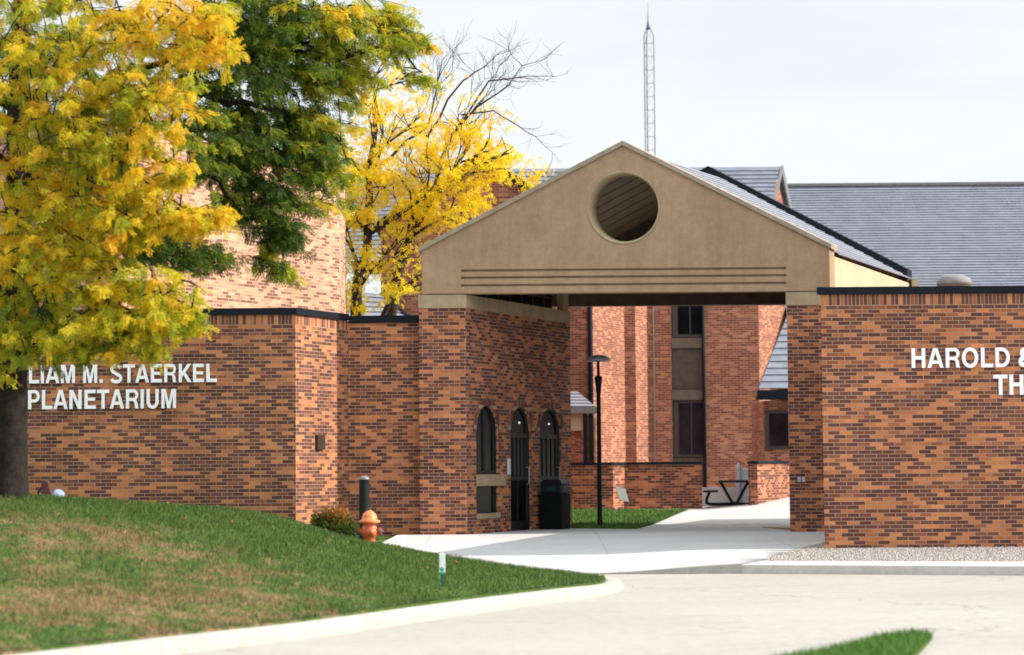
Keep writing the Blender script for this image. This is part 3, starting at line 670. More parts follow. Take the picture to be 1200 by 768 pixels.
for hole, zt in ((H3, zd1), (H4, zd2)):
    q0, q1 = hole[0][0], hole[1][0]; cq = (q0+q1)/2; zs = zt-.55
    dr = win(hole, 'door', False); 
    b = MB(); gprism(b, SI-.084, SI-.05, q0+.06, q1-.06, zs-.04, zs+.04); gprism(b, SI-.084, SI-.05, q0+.06, q1-.06, .38, .62); gprism(b, SI-.084, SI-.05, q0+.06, q1-.06, 1.38, 1.46)
    for k in range(5):
        qq = q0+.12+(q1-q0-.24)*k/4; gprism(b, SI-.083, SI-.062, qq-.012, qq+.012, .62 if k == 2 else 1.46, zs-.04)
    b.build('door_rail', M['black'], dr)
    b = MB(); b.tube([G(SI-.05,q1-.14,1.30), G(SI+.01,q1-.14,1.32), G(SI+.01,q1-.14,1.62), G(SI-.05,q1-.14,1.64)], .012, 8); b.build('handle', M['steel'], dr)
    b = MB(); b.lathe(G(SI-.07, cq+.1, zs+.25), [(0,-.022),(.017,-.015),(.023,0),(.017,.015),(0,.022)], (1,0,0), 12); b.build('transom_glint', M['glass_glint'], dr)  # glowing bead added as a reflected glint in the transom, not a lamp
b = MB(); gprism(b, SI+.002, SI+.04, 1.78, 1.84, 1.5, 1.8); b.build('intercom', M['flash'], gw)

# ------------------------------------------------------------------ rear college building seen through the gateway
EA = math.radians(22); E1 = (1., 0.); ED = (math.sin(EA), math.cos(EA))
P668 = at(668, 520, 66); p = (P668.x, 66)
rb = thing('college_building', 'tall red brick building behind the gateway with narrow sunlit wall strips and slate roof', 'building', (5,68,.5))
WT = 8.2
start = (p[0]-E1[0]*4, p[1]-E1[1]*4)
line = [start]; seq = [('f',691),('l',733),('f',746),('l',761),('f',787)]
cur = start
for k, px in seq: cur = hit(px, cur, E1 if k == 'f' else ED); line.append(cur)
wA = line[-1]; wB = hit(827, wA, E1); rec = .22
line += [(wA[0]+ED[0]*rec, wA[1]+ED[1]*rec), (wB[0]+ED[0]*rec, wB[1]+ED[1]*rec), wB]
cur = hit(891, wB, E1); line.append(cur); cur = (cur[0]+ED[0]*6.5, cur[1]+ED[1]*6.5); line.append(cur); line.append(hit(950, cur, E1))
back = [(line[-1][0]+ED[0]*9, line[-1][1]+ED[1]*9), (start[0]+ED[0]*12, start[1]+ED[1]*12)]
def rwall(b, pts, z0, z1):
    for i, (a, c) in enumerate(zip(pts, pts[1:])): b.quad((*a,z0),(*c,z0),(*c,z1),(*a,z1))
b = MB(); rwall(b, line+back+[start], -.1, WT); b.build('wall', M['brick_red'], rb)
# window column
def onwin(t, dep, z): return (wA[0]+(wB[0]-wA[0])*t+ED[0]*dep, wA[1]+(wB[1]-wA[1])*t+ED[1]*dep, z)
Yw = (wA[1]+wB[1])/2
def zpx(py): return at(807, py, Yw).z
def wbox(t0, t1, d0, d1, z0, z1):
    b = MB(); b.hexa([onwin(t0,d0,z0),onwin(t1,d0,z0),onwin(t1,d1,z0),onwin(t0,d1,z0)], [onwin(t0,d0,z1),onwin(t1,d0,z1),onwin(t1,d1,z1),onwin(t0,d1,z1)]); return b
for y0, y1, m in ((395,330,'glass'), (536,470,'glass_v')):
    f = wbox(.03,.97,.12,.215,zpx(y0),zpx(y1)); fr_ = f.build('window', M['frame'], rb)
    wbox(.20,.93,.10,.118,zpx(y0)+.09,zpx(y1)-.06).build('pane', M[m], fr_)
    wbox(.55,.58,.07,.098,zpx(y0)+.09,zpx(y1)-.06).build('mullion', M['frame'], fr_)
for y0, y1 in ((408,396), (469,457)): wbox(.01,.99,.04,.215,zpx(y0),zpx(y1)).build('spandrel_band', M['spandrel'], rb)
wbox(.02,.98,.13,.215,zpx(456.5),zpx(408.5)).build('wall_panel', M['panel'], rb)
wbox(.02,.98,.10,.215,.3,zpx(537)).build('base_panel', M['panel'], rb)
def vpipe(px, P, dr, r, z0, z1, mat, off=.12):
    q = hit(px, P, dr); b = MB(); c = (q[0]-ED[0]*off, q[1]-ED[1]*off); b.tube([(c[0],c[1],z0),(c[0],c[1],z1)], r, 10); return b.build('downpipe', mat, rb)
vpipe(694.5, line[1], E1, .075, .4, WT, M['navy'], .1)
vpipe(826.5, wB, E1, .05, .4, WT, M['navy'], .06)
q = hit(768, line[4], E1); b = MB(); c = Vector((q[0]-ED[0]*.05, q[1]-ED[1]*.05, 0)); b.tube([c+Vector((0,0,.6)), c+Vector((0,0,WT))], .022, 8)
zz = at(768,392,q[1]).z; b.obox((c.x-.13,c.y+.03,zz-.02), (.26,-.1,0), (.0,.03,0), (0,0,.04)); b.build('conduit', M['conduit'], rb)
# slate main roof
R1 = at(914, 195.5, 76); L = 15; R0 = R1 - Vector((*E1,0))*L
hz = 2.6; e1z = 8.25
Dv = Vector((*ED,0)); fe1 = R1-Dv*hz; fe1.z = e1z-.1; fe0 = R0-Dv*hz; fe0.z = e1z-.1; be1 = R1+Dv*hz; be1.z = e1z-.1; be0 = R0+Dv*hz; be0.z = e1z-.1
b = MB(); stepped(b, R0, R1, fe0, fe1, 22); stepped(b, R0, R1, be0, be1, 22); b.build('roof', M['slate'], rb, fix=False)
b = MB(); n1 = Vector((*E1,0))
for e in (fe1, be1):
    a = R1+n1*.03; c = e+n1*.03; b.hexa([a-Vector((0,0,.22)),c-Vector((0,0,.22)),c-Vector((0,0,.22))+n1*.05,a-Vector((0,0,.22))+n1*.05], [a+Vector((0,0,.04)),c+Vector((0,0,.04)),c+Vector((0,0,.04))+n1*.08,a+Vector((0,0,.04))+n1*.08])
b.build('gable_trim', M['fascia'], rb)
b = MB(); g0 = R1-n1*.1; a, c = fe1-n1*.1, be1-n1*.1; b.poly([a, c, g0-Vector((0,0,.1))]); b.build('gable_wall', M['brick_red'], rb)
# lean-to bay on the right
b = MB(); ba = at(895, 470, 63.2); b.box(ba.x, 8.2, 63.2, 66.5, .3, ba.z); bay = b.build('bay_wall', M['brick_red'], rb)
b = MB(); w0, w1 = at(899, 524, 63.2), at(935, 484, 63.2); b.box(w0.x-.06, w1.x, 63.13, 63.198, w0.z-.05, w1.z+.06); bw = b.build('window', M['frame'], rb)
b = MB(); b.box(w0.x+.06, w1.x-.05, 63.11, 63.128, w0.z+.03, w1.z-.02); b.build('pane', M['glass_v'], bw)
l0, l1 = at(889, 456, 62.7), Vector((8.3, 62.7, at(889,456,62.7).z)); u0 = at(940, 327, 66.4); u1 = Vector((8.5, 66.4, u0.z))
b = MB(); stepped(b, u0, u1, l0, l1, 17, .03); b.quad(u0, l0, (l0.x+.3, 66.5, l0.z), (u0.x, 66.5, u0.z)); b.build('bay_roof', M['slate'], rb, fix=False)
b = MB(); b.box(l0.x-.03, 8.3, 62.66, 62.86, l0.z-.28, l0.z-.03); b.box(l0.x-.03, 8.3, 62.862, 63.19, l0.z-.28, l0.z-.2); b.build('bay_gutter', M['navy'], rb)

# wing with a gable towards us (behind the yellow tree)
wg = thing('brick_wing', 'dark red brick gabled wing behind the yellow tree', 'building', (-.8,60,.5))
pk = at(563, 184, 60); xl, xr = -3.35, 1.38; sl_ = .66
zl, zr = pk.z-(pk.x-xl)*sl_, pk.z-(xr-pk.x)*sl_
b = MB(); b.panel([(xl,.0),(xr,.0),(xr,zr),(pk.x,pk.z),(xl,zl)], [], lambda u, v, d: Vector((u, 60+d, v)), 5.); b.build('wall', M['brick_red'], wg)
b = MB(); stepped(b, (pk.x,60-.15,pk.z+.08), (pk.x,65,pk.z+.08), (xr+.2,59.85,zr-.05), (xr+.2,65,zr-.05), 14); stepped(b, (pk.x,59.85,pk.z+.08), (pk.x,65,pk.z+.08), (xl-.2,59.85,zl-.05), (xl-.2,65,zl-.05), 14); b.build('roof', M['slate'], wg, fix=False)
b = MB()
for (xa, za), (xb, zb) in (((pk.x,pk.z),(xr+.2,zr-.13)), ((xl-.2,zl-.13),(pk.x,pk.z))):
    b.hexa([(xa,59.82,za-.13),(xb,59.82,zb-.13),(xb,59.99,zb-.13),(xa,59.99,za-.13)], [(xa,59.82,za+.06),(xb,59.82,zb+.06),(xb,59.99,zb+.06),(xa,59.99,za+.06)])
b.build('rake_trim', M['navy'], wg)
a0, a1, c0, c1 = at(395,340,59.9), at(447,345,59.9), at(395,385,57.6), at(492,371,57.6)
c1.z = c0.z
b = MB(); stepped(b, a0, a1, c0, c1, 7); b.quad(a1, c1, (c1.x,59.95,c1.z), (a1.x,59.95,a1.z)); b.build('lean_to_roof', M['slate_hi'], wg, fix=False)
b = MB(); b.box(c0.x, c1.x-.2, 57.9, 59.95, .2, c0.z-.05); b.build('lean_to_wall', M['brick_red'], wg)
b = MB(); b.tube([a1, c1], .06, 6); b.build('hip_cap', M['navy'], wg)

# long hall with the big slate roof on the right
lh = thing('slate_roofed_hall', 'long hall with a broad grey slate roof rising behind the right brick building', 'building', (15,74,.5))
ra = at(893, 218.5, 79); rbp = Vector((34, 79, ra.z)); ez = 5.3; ey = 71
b = MB(); stepped(b, ra, rbp, (ra.x, ey, ez), (34, ey, ez), 58, .032); stepped(b, ra, rbp, (ra.x, 87, ez), (34, 87, ez), 58, .032); b.build('roof', M['slate'], lh, fix=False)
b = MB(); b.box(ra.x-.05, 34, 78.85, 79.15, ra.z-.03, ra.z+.07); b.build('ridge_cap', M['fascia'], lh)
b = MB(); b.panel([(71.3,-.1),(86.7,-.1),(86.7,5.3),(79,ra.z-.1),(71.3,5.3)], [], lambda u, v, d: Vector((ra.x+.05+d, u, v)), 18.); b.build('wall', M['brick_red'], lh)

# entrance canopy at the left edge of the courtyard
cn = thing('entrance_canopy', 'small slate roofed entrance canopy behind the low zigzag courtyard wall', 'canopy', (1.6,63.5,.5))
c0 = at(698, 477, 62.5); c1 = at(630, 477, 62.5); u0 = at(676, 459, 64.4); u1 = at(630, 459, 64.4)
b = MB(); stepped(b, u0, u1, c0, c1, 5); b.quad(u0, c0, (c0.x,64.9,c0.z), (u0.x,64.9,u0.z)); b.build('roof', M['slate_hi'], cn, fix=False)
b = MB(); b.box(c1.x, c0.x+.02, 62.47, 64.9, c0.z-.17, c0.z-.004); b.build('fascia', M['fascia'], cn)
q0, q1 = at(640,505,62.7),at(683,487,62.7); b = MB(); b.box(q0.x, q1.x, 62.7, 64.9, q0.z, c0.z-.172); b.build('panel', M['cream'], cn)
q0 = at(640,541,62.9); q1 = at(681,541,62.9); b = MB(); b.box(q0.x, q1.x, 62.9, 64.9, .3, at(640,505,62.7).z); b.build('wall', M['brick_red'], cn)
for px in (686, 692.5):
    p = at(px, 520, 62.65); b = MB(); b.box(p.x-.055, p.x+.055, 62.6, 62.71, .4, c0.z-.172); b.build('post', M['black'], cn)

# low courtyard walls
def low_wall(label, pts, z0, zt, loc):
    o = thing('low_wall', label, 'wall', loc, 'low brick courtyard walls')
    A = offset_line(pts, 0); B = offset_line(pts, -.3); b = MB()
    strip(pts, 0, .3, z0, zt-.07).build('wall', M['brick_mid'] if 'brick_mid' in M else M['brick'], o)
    strip(pts, .03, .33, zt-.068, zt).build('coping', M['navy'], o); return o
M['brick_mid'] = brick_mat('brick_mid', (.10,.034,.024), (.26,.080,.044), (.43,.15,.07), (.34,.20,.14))
s0 = at(650, 541, 60.6); ls = (s0.x, 60.6); l1_ = hit(718, ls, E1); l2_ = hit(732, l1_, ED); l3_ = hit(822, l2_, E1); l4_ = (l3_[0]+ED[0]*.32, l3_[1]+ED[1]*.32)
zt = at(760, 541.5, 60).z
low_wall('low zigzag brick wall with dark coping behind the courtyard grass', [ls, l1_, l2_, l3_], .3, zt, (l2_[0], l2_[1], .5))
r0 = at(879.5, 541, 60.2); r1 = hit(887, (r0.x, 60.2), E1); r2 = hit(945, r1, ED)
low_wall('low brick wall with dark coping on the right of the picnic table', [(r0.x,60.2), r1, r2], .3, zt, (r1[0], r1[1], .5))
b = MB(); p = at(893, 594, 59.6); b.box(p.x-.35, p.x+.3, 59.6, 60.2, .4, .60); struct(b.build('step', M['step']))

# ------------------------------------------------------------------ mast
ms = thing('lattice_mast', 'thin steel lattice mast rising behind the gable peak', 'mast', (6,95,0))
mp_ = at(761, 100, 95); zt_ = at(761, 42, 95).z; zp = at(761, 27, 95).z; ztip = at(760, 2, 95).z
lg = [(mp_.x-.19, 95.08), (mp_.x+.20, 95.05), (mp_.x-.07, 95.4)]
for (x, y), m in zip(lg, ('mast','mast_red','mast')):
    b = MB(); b.tube([(x,y,0),(x,y,zt_),(mp_.x-.02,95.15,zp)], .020, 6); b.build('leg', M[m], ms)
b = MB(); z = 3.
k = 0
while z < zt_:
    for i in range(3):
        a, c = lg[i], lg[(i+1)%3]; b.tube([(*a,z),(*c,z)], .006, 4); 
        b.tube([(*a,z),(*c,z+.55)], .0035, 4)
    z += .55; k += 1
b.build('lattice', M['mast'], ms)
b = MB(); b.lathe((mp_.x-.02,95.15,zp-.25), [(.07,0),(.06,.15),(.03,.3),(.012,.6),(.006,ztip-zp+.25)], n=8); b.build('finial', M['mast'], ms)

# ------------------------------------------------------------------ lamp post
lp = at(703, 617, 50.2); lz = court_h(lp.x, 50.2)
la = thing('lamp_post', 'slim black lamp post with a flat disc top in the courtyard', 'street lamp', (lp.x,50.2,lz))
def lz_(py): return at(703, py, 50.2).z
b = MB(); b.lathe((lp.x,50.2,lz-.02), [(.14,0),(.14,.03),(.075,.05),(.06,.09),(.052,.3),(.045,lz_(460)-lz)], n=16); b.build('pole', M['black'], la)
b = MB(); z = lz_(461); b.lathe((lp.x,50.2,z), [(.05,0),(.055,.03),(.075,.28),(.085,.30),(.08,.36),(.03,.38),(.03,lz_(424)-z)], n=16); b.build('lamp_head', M['black'], la)
b = MB(); z = lz_(423.5); b.lathe((lp.x,50.2,z), [(0,0),(.24,-.005),(.265,.03),(.24,.075),(.12,.125),(.03,.14),(0,.145)], n=28); b.build('disc_cap', M['steel'], la)

# ------------------------------------------------------------------ picnic table
pc = at(861, 597, 62.2); pz = court_h(pc.x, 62.2)
pt = thing('picnic_table', 'black metal picnic table with attached bench beside the low wall', 'picnic table', (pc.x,62.2,pz))
X, Y = pc.x, 62.2; tv = Vector((X/Y, 1, 0)).normalized()
def T(u, v, z): return Vector((X+u, Y, pz+z)) + tv*v
def tbox(u0, u1, z0, z1): b = MB(); b.hexa([T(u0,-.75,z0),T(u1,-.75,z0),T(u1,.75,z0),T(u0,.75,z0)], [T(u0,-.75,z1),T(u1,-.75,z1),T(u1,.75,z1),T(u0,.75,z1)]); return b
tbox(-.42, .42, .60, .66).build('tabletop', M['black'], pt, bevel=.01)
for sx in (-1, 1):
    tbox(sx*.63-.19, sx*.63+.19, .35, .40).build('bench', M['black'], pt, bevel=.01)
for v in (-.55, .55):
    b = MB()
    for sx in (-1, 1):
        b.tube([T(sx*.36,v,.61),T(sx*.07,v+.015*sx,.08),T(-sx*.03,v+.015*sx,.03),T(-sx*.25,v+.015*sx,.03)], .034, 8)
        b.tube([T(sx*.05,v,.03),T(sx*.66,v,.03),T(sx*.74,v,.07),T(sx*.74,v,.16),T(sx*.66,v,.36)], .034, 8)
    b.build('leg_frame', M['black'], pt)
b = MB(); q0, q1 = at(821,592,64.6), at(886,571,64.6); b.box(q0.x, q1.x, 64.6, 65.2, .3, q1.z); struct(b.build('step', M['step']))

# ------------------------------------------------------------------ utility cabinet, placard
uc = at(868, 570, 64); ub = thing('utility_cabinet', 'pale grey utility cabinet standing behind the picnic table', 'cabinet', (uc.x,64,.5))
b = MB(); x0, x1 = at(869,560,64).x, at(880,560,64).x; b.box(x0,x1,64,64.35,.5,at(869,549,64).z); b.build('body', M['cabinet'], ub, bevel=.02)
b = MB(); b.lathe((at(865.5,560,63.9).x,63.9,.5), [(.08,0),(.08,at(867,549,63.9).z-.5),(.05,at(867,546,63.9).z-.45),(0,at(867,545,63.9).z-.44)], n=16); b.build('meter', M['steel'], ub)
sg = at(731, 596, 59.6); yz = court_h(sg.x, 59.6)
ys = thing('yard_sign', 'small blank white placard tilted against the low brick wall', 'sign', (sg.x,59.6,yz))
c = at(729.5, 579.5, 59.6); dx = Vector((.24,0,-.06)); dz = Vector((-.10,0,.34)); b = MB(); b.obox(c-dx*.5-dz*.5, dx, (0,.015,0), dz); b.build('panel', M['paper'], ys)
b = MB(); b.tube([c-dz*.45+Vector((0,.02,0)), (c.x+.06,59.62,yz-.05)], .01, 6); b.build('stake', M['iron'], ys)

# ------------------------------------------------------------------ litter bin by the second door
bp = G(SI+.32, 3.22, 0); bz = .35
tb = thing('trash_bin', 'black litter bin with a hooded lid beside the arched doors', 'bin', (bp.x,bp.y,bz))
hw = .25; ang = math.atan(DX); ux = Vector((math.sin(ang), math.cos(ang), 0)); uy = Vector((math.cos(ang), -math.sin(ang), 0))
def rbox(b, c, a, d, z0, z1, k=1.):
    c = Vector((c.x, c.y, 0)); B = [c-ux*a-uy*d, c+ux*a-uy*d, c+ux*a+uy*d, c-ux*a+uy*d]
    b.hexa([p+Vector((0,0,z0)) for p in B], [c+(p-c)*k+Vector((0,0,z1)) for p in B])
b = MB(); rbox(b, bp, hw, hw, bz, bz+.74, 1.03); b.build('body', M['bin'], tb, bevel=.02)
b = MB(); rbox(b, bp, hw*.96, hw*.96, bz+.742, bz+.93); rbox(b, bp, hw*1.04, hw*1.04, bz+.931, bz+1.03, .72); b.build('lid', M['bin_lid'], tb, bevel=.02)
b = MB(); rbox(b, bp+uy*(hw*.965), hw*.6, .008, bz+.77, bz+.90); b.build('flap', M['iron'], tb)
b = MB(); rbox(b, bp-ux*(hw*.97)+uy*.02, .006, .09, bz+.79, bz+.87); b.build('label_plate', M['bin_label'], tb)

# ------------------------------------------------------------------ hydrant, bollard, marker
hp = at(433, 637, 39.1); hz_ = lawn_h(hp.x, hp.y)-.02
hy = thing('fire_hydrant', 'orange fire hydrant with dark nozzle caps at the edge of the lawn', 'hydrant', (hp.x,hp.y,hz_))
zb = at(433, 637, 39.1).z; H0 = zb-.06; P = (hp.x, hp.y, H0)
b = MB(); b.lathe(P, [(.13,0),(.13,.05),(.10,.07),(.095,.16),(.125,.19),(.135,.26),(.125,.33),(.10,.37),(.10,.40)], n=20); b.build('barrel', M['orange'], hy)
b = MB(); b.lathe(P, [(.10,.39),(.175,.40),(.18,.44),(.13,.455),(.125,.50),(.105,.555),(.06,.59),(.035,.60),(.035,.61)], n=20); b.build('bonnet', M['orange_hi'], hy)
b = MB(); b.lathe(P, [(.032,.60),(.032,.64),(0,.645)], n=5, smooth=False); b.build('operating_nut', M['rust'], hy)
for sx in (-1, 1):
    b = MB(); b.lathe((P[0],P[1],H0+.26), [(.05,.10),(.05,.15),(.068,.155),(.068,.165)], (sx,-.15,0), 14); nzl = b.build('side_nozzle', M['orange'], hy)
    b = MB(); b.lathe((P[0],P[1],H0+.26), [(.064,.167),(.064,.20),(.03,.205),(.025,.235),(0,.236)], (sx,-.15,0), 10); b.build('nozzle_cap', M['rust'], nzl)
b = MB(); b.lathe((P[0],P[1],H0+.25), [(.07,.10),(.07,.15),(.085,.155),(.085,.185),(.035,.19),(.03,.22),(0,.22)], (.25,-1,0), 16); b.build('pumper_nozzle', M['orange'], hy)
bo_ = at(427, 620, 40.6); bz_ = lawn_h(bo_.x, 40.6)
bl = thing('bollard', 'dark steel pipe bollard with a domed top behind the hydrant', 'bollard', (bo_.x,40.6,bz_))
zt2 = at(427, 558, 40.6).z; b = MB(); b.lathe((bo_.x,40.6,bz_-.1), [(.088,0),(.088,zt2-bz_+.04)], n=20); b.build('pipe', M['iron'], bl)
b = MB(); b.lathe((bo_.x,40.6,zt2-.06), [(.092,0),(.088,.025),(.066,.05),(.03,.063),(0,.066)], n=20); b.build('cap', M['fascia'], bl)
mk = at(518.5, 703, 27.2); mz = lawn_h(mk.x, 27.2)
mm = thing('marker_post', 'thin white and green utility marker post standing in the grass by the kerb', 'marker', (mk.x,27.2,mz))
def mzp(py): return at(518, py, 27.2).z
b = MB(); b.box(mk.x-.016, mk.x+.016, 27.19, 27.21, mz-.1, mzp(670)); b.build('stake', M['green_stake'], mm)
b = MB(); b.box(mk.x-.034, mk.x+.034, 27.175, 27.188, mzp(673), mzp(648.5)); b.build('white_panel', M['paper'], mm, bevel=.004)
b = MB(); b.lathe((mk.x,27.172,mzp(667)), [(.026,0),(.026,.002),(0,.002)], (0,-1,0), 12); b.box(mk.x-.034,mk.x+.034,27.172,27.1745,mzp(673),mzp(670.5)); b.build('emblem', M['green_mark'], mm)

# floodlights on the lawn by the left wall
fa = at(55, 584, 36.5); fz = lawn_h(fa.x, 36.5)
f1 = thing('floodlight', 'dark maroon upright floodlight housing on the grass near the tree trunk', 'floodlight', (fa.x,36.5,fz))
b = MB(); b.hexa([Vector((fa.x-.05,36.45,fz)),Vector((fa.x+.11,36.45,fz)),Vector((fa.x+.11,36.6,fz)),Vector((fa.x-.05,36.6,fz))],[Vector((fa.x-.09,36.47,fz+.33)),Vector((fa.x+.02,36.47,fz+.33)),Vector((fa.x+.02,36.58,fz+.33)),Vector((fa.x-.09,36.58,fz+.33))]); b.build('housing', M['maroon'], f1, bevel=.015)
b = MB(); b.tube([(fa.x-.15,36.5,fz),(fa.x-.13,36.5,fz+.16),(fa.x-.06,36.5,fz+.24)], .018, 8); b.build('bracket', M['iron'], f1)
fb = at(67, 580, 36.3); gz = lawn_h(fb.x, 36.3)
f2 = thing('floodlight', 'round floodlight with a pale blue lens lying low in the grass', 'floodlight', (fb.x,36.3,gz))
b = MB(); b.lathe((fb.x,36.36,gz+.09), [(.05,-.02),(.09,.02),(.105,.10),(.10,.105)], (.3,-1,.25), 16); b.build('head', M['fascia'], f2)
b = MB(); b.lathe((fb.x,36.36,gz+.09), [(.097,.10),(.06,.125),(0,.13)], (.3,-1,.25), 16); b.build('lens', M['lens'], f2)
b = MB(); b.tube([(fb.x-.02,36.38,gz-.05),(fb.x-.02,36.38,gz+.1)], .02, 8); b.build('stake', M['iron'], f2)
# fallen leaf and twig
p = atz(1135, 672.5, .012); b = MB()
for k in range(9):
    a = k*.7; b.poly([(p.x+math.cos(a)*.02+.014*k-.06,p.y,.01+.004*k), (p.x+math.cos(a)*.10+.014*k-.06,p.y+.05*math.sin(a),.035), (p.x+math.cos(a+.5)*.10+.014*k-.06,p.y+.05*math.sin(a+.5),.05-.003*k)])
tag(b.build('dead_leaves', M['leaf_litter'], fix=False), 'small clump of orange dead leaves in the gutter below the right kerb', 'leaves')
p = at(343, 628, 41); z = lawn_h(p.x, 41); b = MB(); b.tube([(p.x-.13,41,z+.02),(p.x+.02,41.05,z+.07),(p.x+.18,41.1,z+.15)], [.012,.011,.006], 6); tag(b.build('stick', M['stick']), 'pale broken stick lying in the grass beside the shrub', 'stick')

# ------------------------------------------------------------------ vegetation
def leaf_cloud(name, mat, pos, dirs, size, tint, parent, template, width=1.):
    """pos (N,3) leaf bases, dirs (N,3) rachis directions, template (K,4,2): leaflet quads in (along, across)"""
    N = len(pos); dirs = dirs/np.linalg.norm(dirs, axis=1, keepdims=True)
    rnd = rng.normal(size=(N,3)); side = np.cross(dirs, rnd); side /= np.linalg.norm(side, axis=1, keepdims=True)
    up = np.cross(side, dirs)
    K_ = template.shape[0]; T = template.reshape(-1, 2)
    bend = -.25*(T[:,0]**2)
    tw = rng.normal(size=(N, K_, 1))*.35; tw = np.repeat(tw, 4, 2).reshape(N, -1)*T[None,:,1]
    v = pos[:,None,:] + size[:,None,None]*(dirs[:,None,:]*T[None,:,0,None] + side[:,None,:]*(T[None,:,1,None]*width) + up[:,None,:]*(bend[None,:,None]+tw[:,:,None]))
    v = v.reshape(-1, 3) - np.array(parent['_w']) if parent is not None else v.reshape(-1, 3)
    nq = N*K_; me = bpy.data.meshes.new(name); me.vertices.add(nq*4); me.vertices.foreach_set('co', v.astype(np.float32).ravel())
    me.loops.add(nq*4); me.loops.foreach_set('vertex_index', np.arange(nq*4, dtype=np.int32)); me.polygons.add(nq)
    me.polygons.foreach_set('loop_start', np.arange(0, nq*4, 4, dtype=np.int32)); me.polygons.foreach_set('loop_total', np.full(nq, 4, dtype=np.int32))
    me.update(calc_edges=True)
    at_ = me.attributes.new('tint', 'FLOAT', 'FACE'); at_.data.foreach_set('value', np.repeat(tint, K_).astype(np.float32) + rng.normal(size=nq).astype(np.float32)*.05)
    me.materials.append(mat); o = bpy.data.objects.new(name, me); C.objects.link(o)
    if parent is not None: o.parent = parent
    return o
def pinnate(pairs, ll, lw):
    q = []
    for i in range(pairs):
        a = .12 + .85*i/pairs
        for s in (-1, 1):
            tx, ty = .35*ll, s*ll*.94
            q.append([(a,0), (a+tx*.55-lw*.5, ty*.5), (a+tx, ty), (a+tx*.45+lw*.6, ty*.45)])
    return np.array(q)
def curve_pts(a, c, sag, n=4):
    a, c = Vector(a), Vector(c); m = (a+c)/2 + Vector((0,0,sag)); return [a*(1-t)**2+m*2*t*(1-t)+c*t*t for t in [i/n for i in range(n+1)]]

# --- big honey locust on the left
tb_ = at(8, 584, 30); tz = tb_.z-.1
lt = thing('honey_locust_tree', 'big yellow and green honey locust tree in front on the left', 'tree', (tb_.x,30,tz))
b = MB()
trunk = [at(9,600,30), at(8,575,30), at(9,520,30), at(10,440,30), at(13,380,30.0), at(16,320,30.1), at(22,230,30.3), at(20,130,30.4), at(25,0,30.5), at(20,-140,30.6), at(30,-280,30.8)]
b.tube(trunk, [.33,.275,.25,.235,.22,.19,.16,.13,.10,.07,.03], 14)
limb_px = [
 [(13,380,30),(60,330,29.4),(120,290,28.8),(190,262,28.3),(260,250,28.0)],
 [(10,420,30),(60,395,29.0),(110,385,28.3),(170,370,27.8),(235,366,27.4)],
 [(14,350,30),(-60,320,29.5),(-150,290,29)],
 [(16,320,30),(70,240,30.4),(150,170,30.8),(240,110,31.2),(330,60,31.6),(430,30,32)],
 [(18,300,30),(100,250,31.0),(200,215,31.8),(300,190,32.2),(370,200,32.5)],
 [(22,230,30.3),(80,150,29.6),(150,90,29.0),(230,50,28.6),(270,40,28.4)],
 [(20,160,30.4),(60,80,30.2),(140,20,30),(230,-30,30)],
 [(150,170,30.8),(230,200,31),(300,250,31.4),(325,300,31.6)],
 [(240,110,31.2),(320,130,31.6),(390,160,31.9),(420,200,32)],
 [(60,395,29),(40,405,28.4),(20,420,28)],
 [(120,290,28.8),(140,330,28.2),(185,345,27.8),(225,330,27.6)],
 [(330,60,31.6),(400,70,31.8),(470,50,32),(495,85,32.1)],
 [(20,130,30.4),(-80,60,30),(-200,20,30)],[(25,0,30.5),(120,-100,30.5),(260,-130,30.5),(380,-100,31)],[(20,-140,30.6),(-100,-220,30.6)],
 [(22,230,30.3),(0,180,28.6),(-30,150,27.5)],[(14,350,30),(60,300,32),(110,260,33.5),(160,240,34.5)],
 [(20,130,30.4),(120,60,33),(200,20,34.5)]]
limbs = [np.array([p[:] for p in trunk[3:]])]
for L_ in limb_px:
    pts = [at(*p) for p in L_]; d = []
    for i in range(len(pts)-1):
        for k in range(4):
            q = pts[i].lerp(pts[i+1], k/4); d.append(q+Vector((rng.normal()*.03, rng.normal()*.03, rng.normal()*.03)) if (i or k) else q)
    d.append(pts[-1]); r0 = .085 if L_[0][0] < 30 else .05
    b.tube(d, [r0*(1-.86*i/(len(d)-1)) for i in range(len(d))], 8); limbs.append(np.array([p[:] for p in d]))
allp = np.concatenate(limbs)
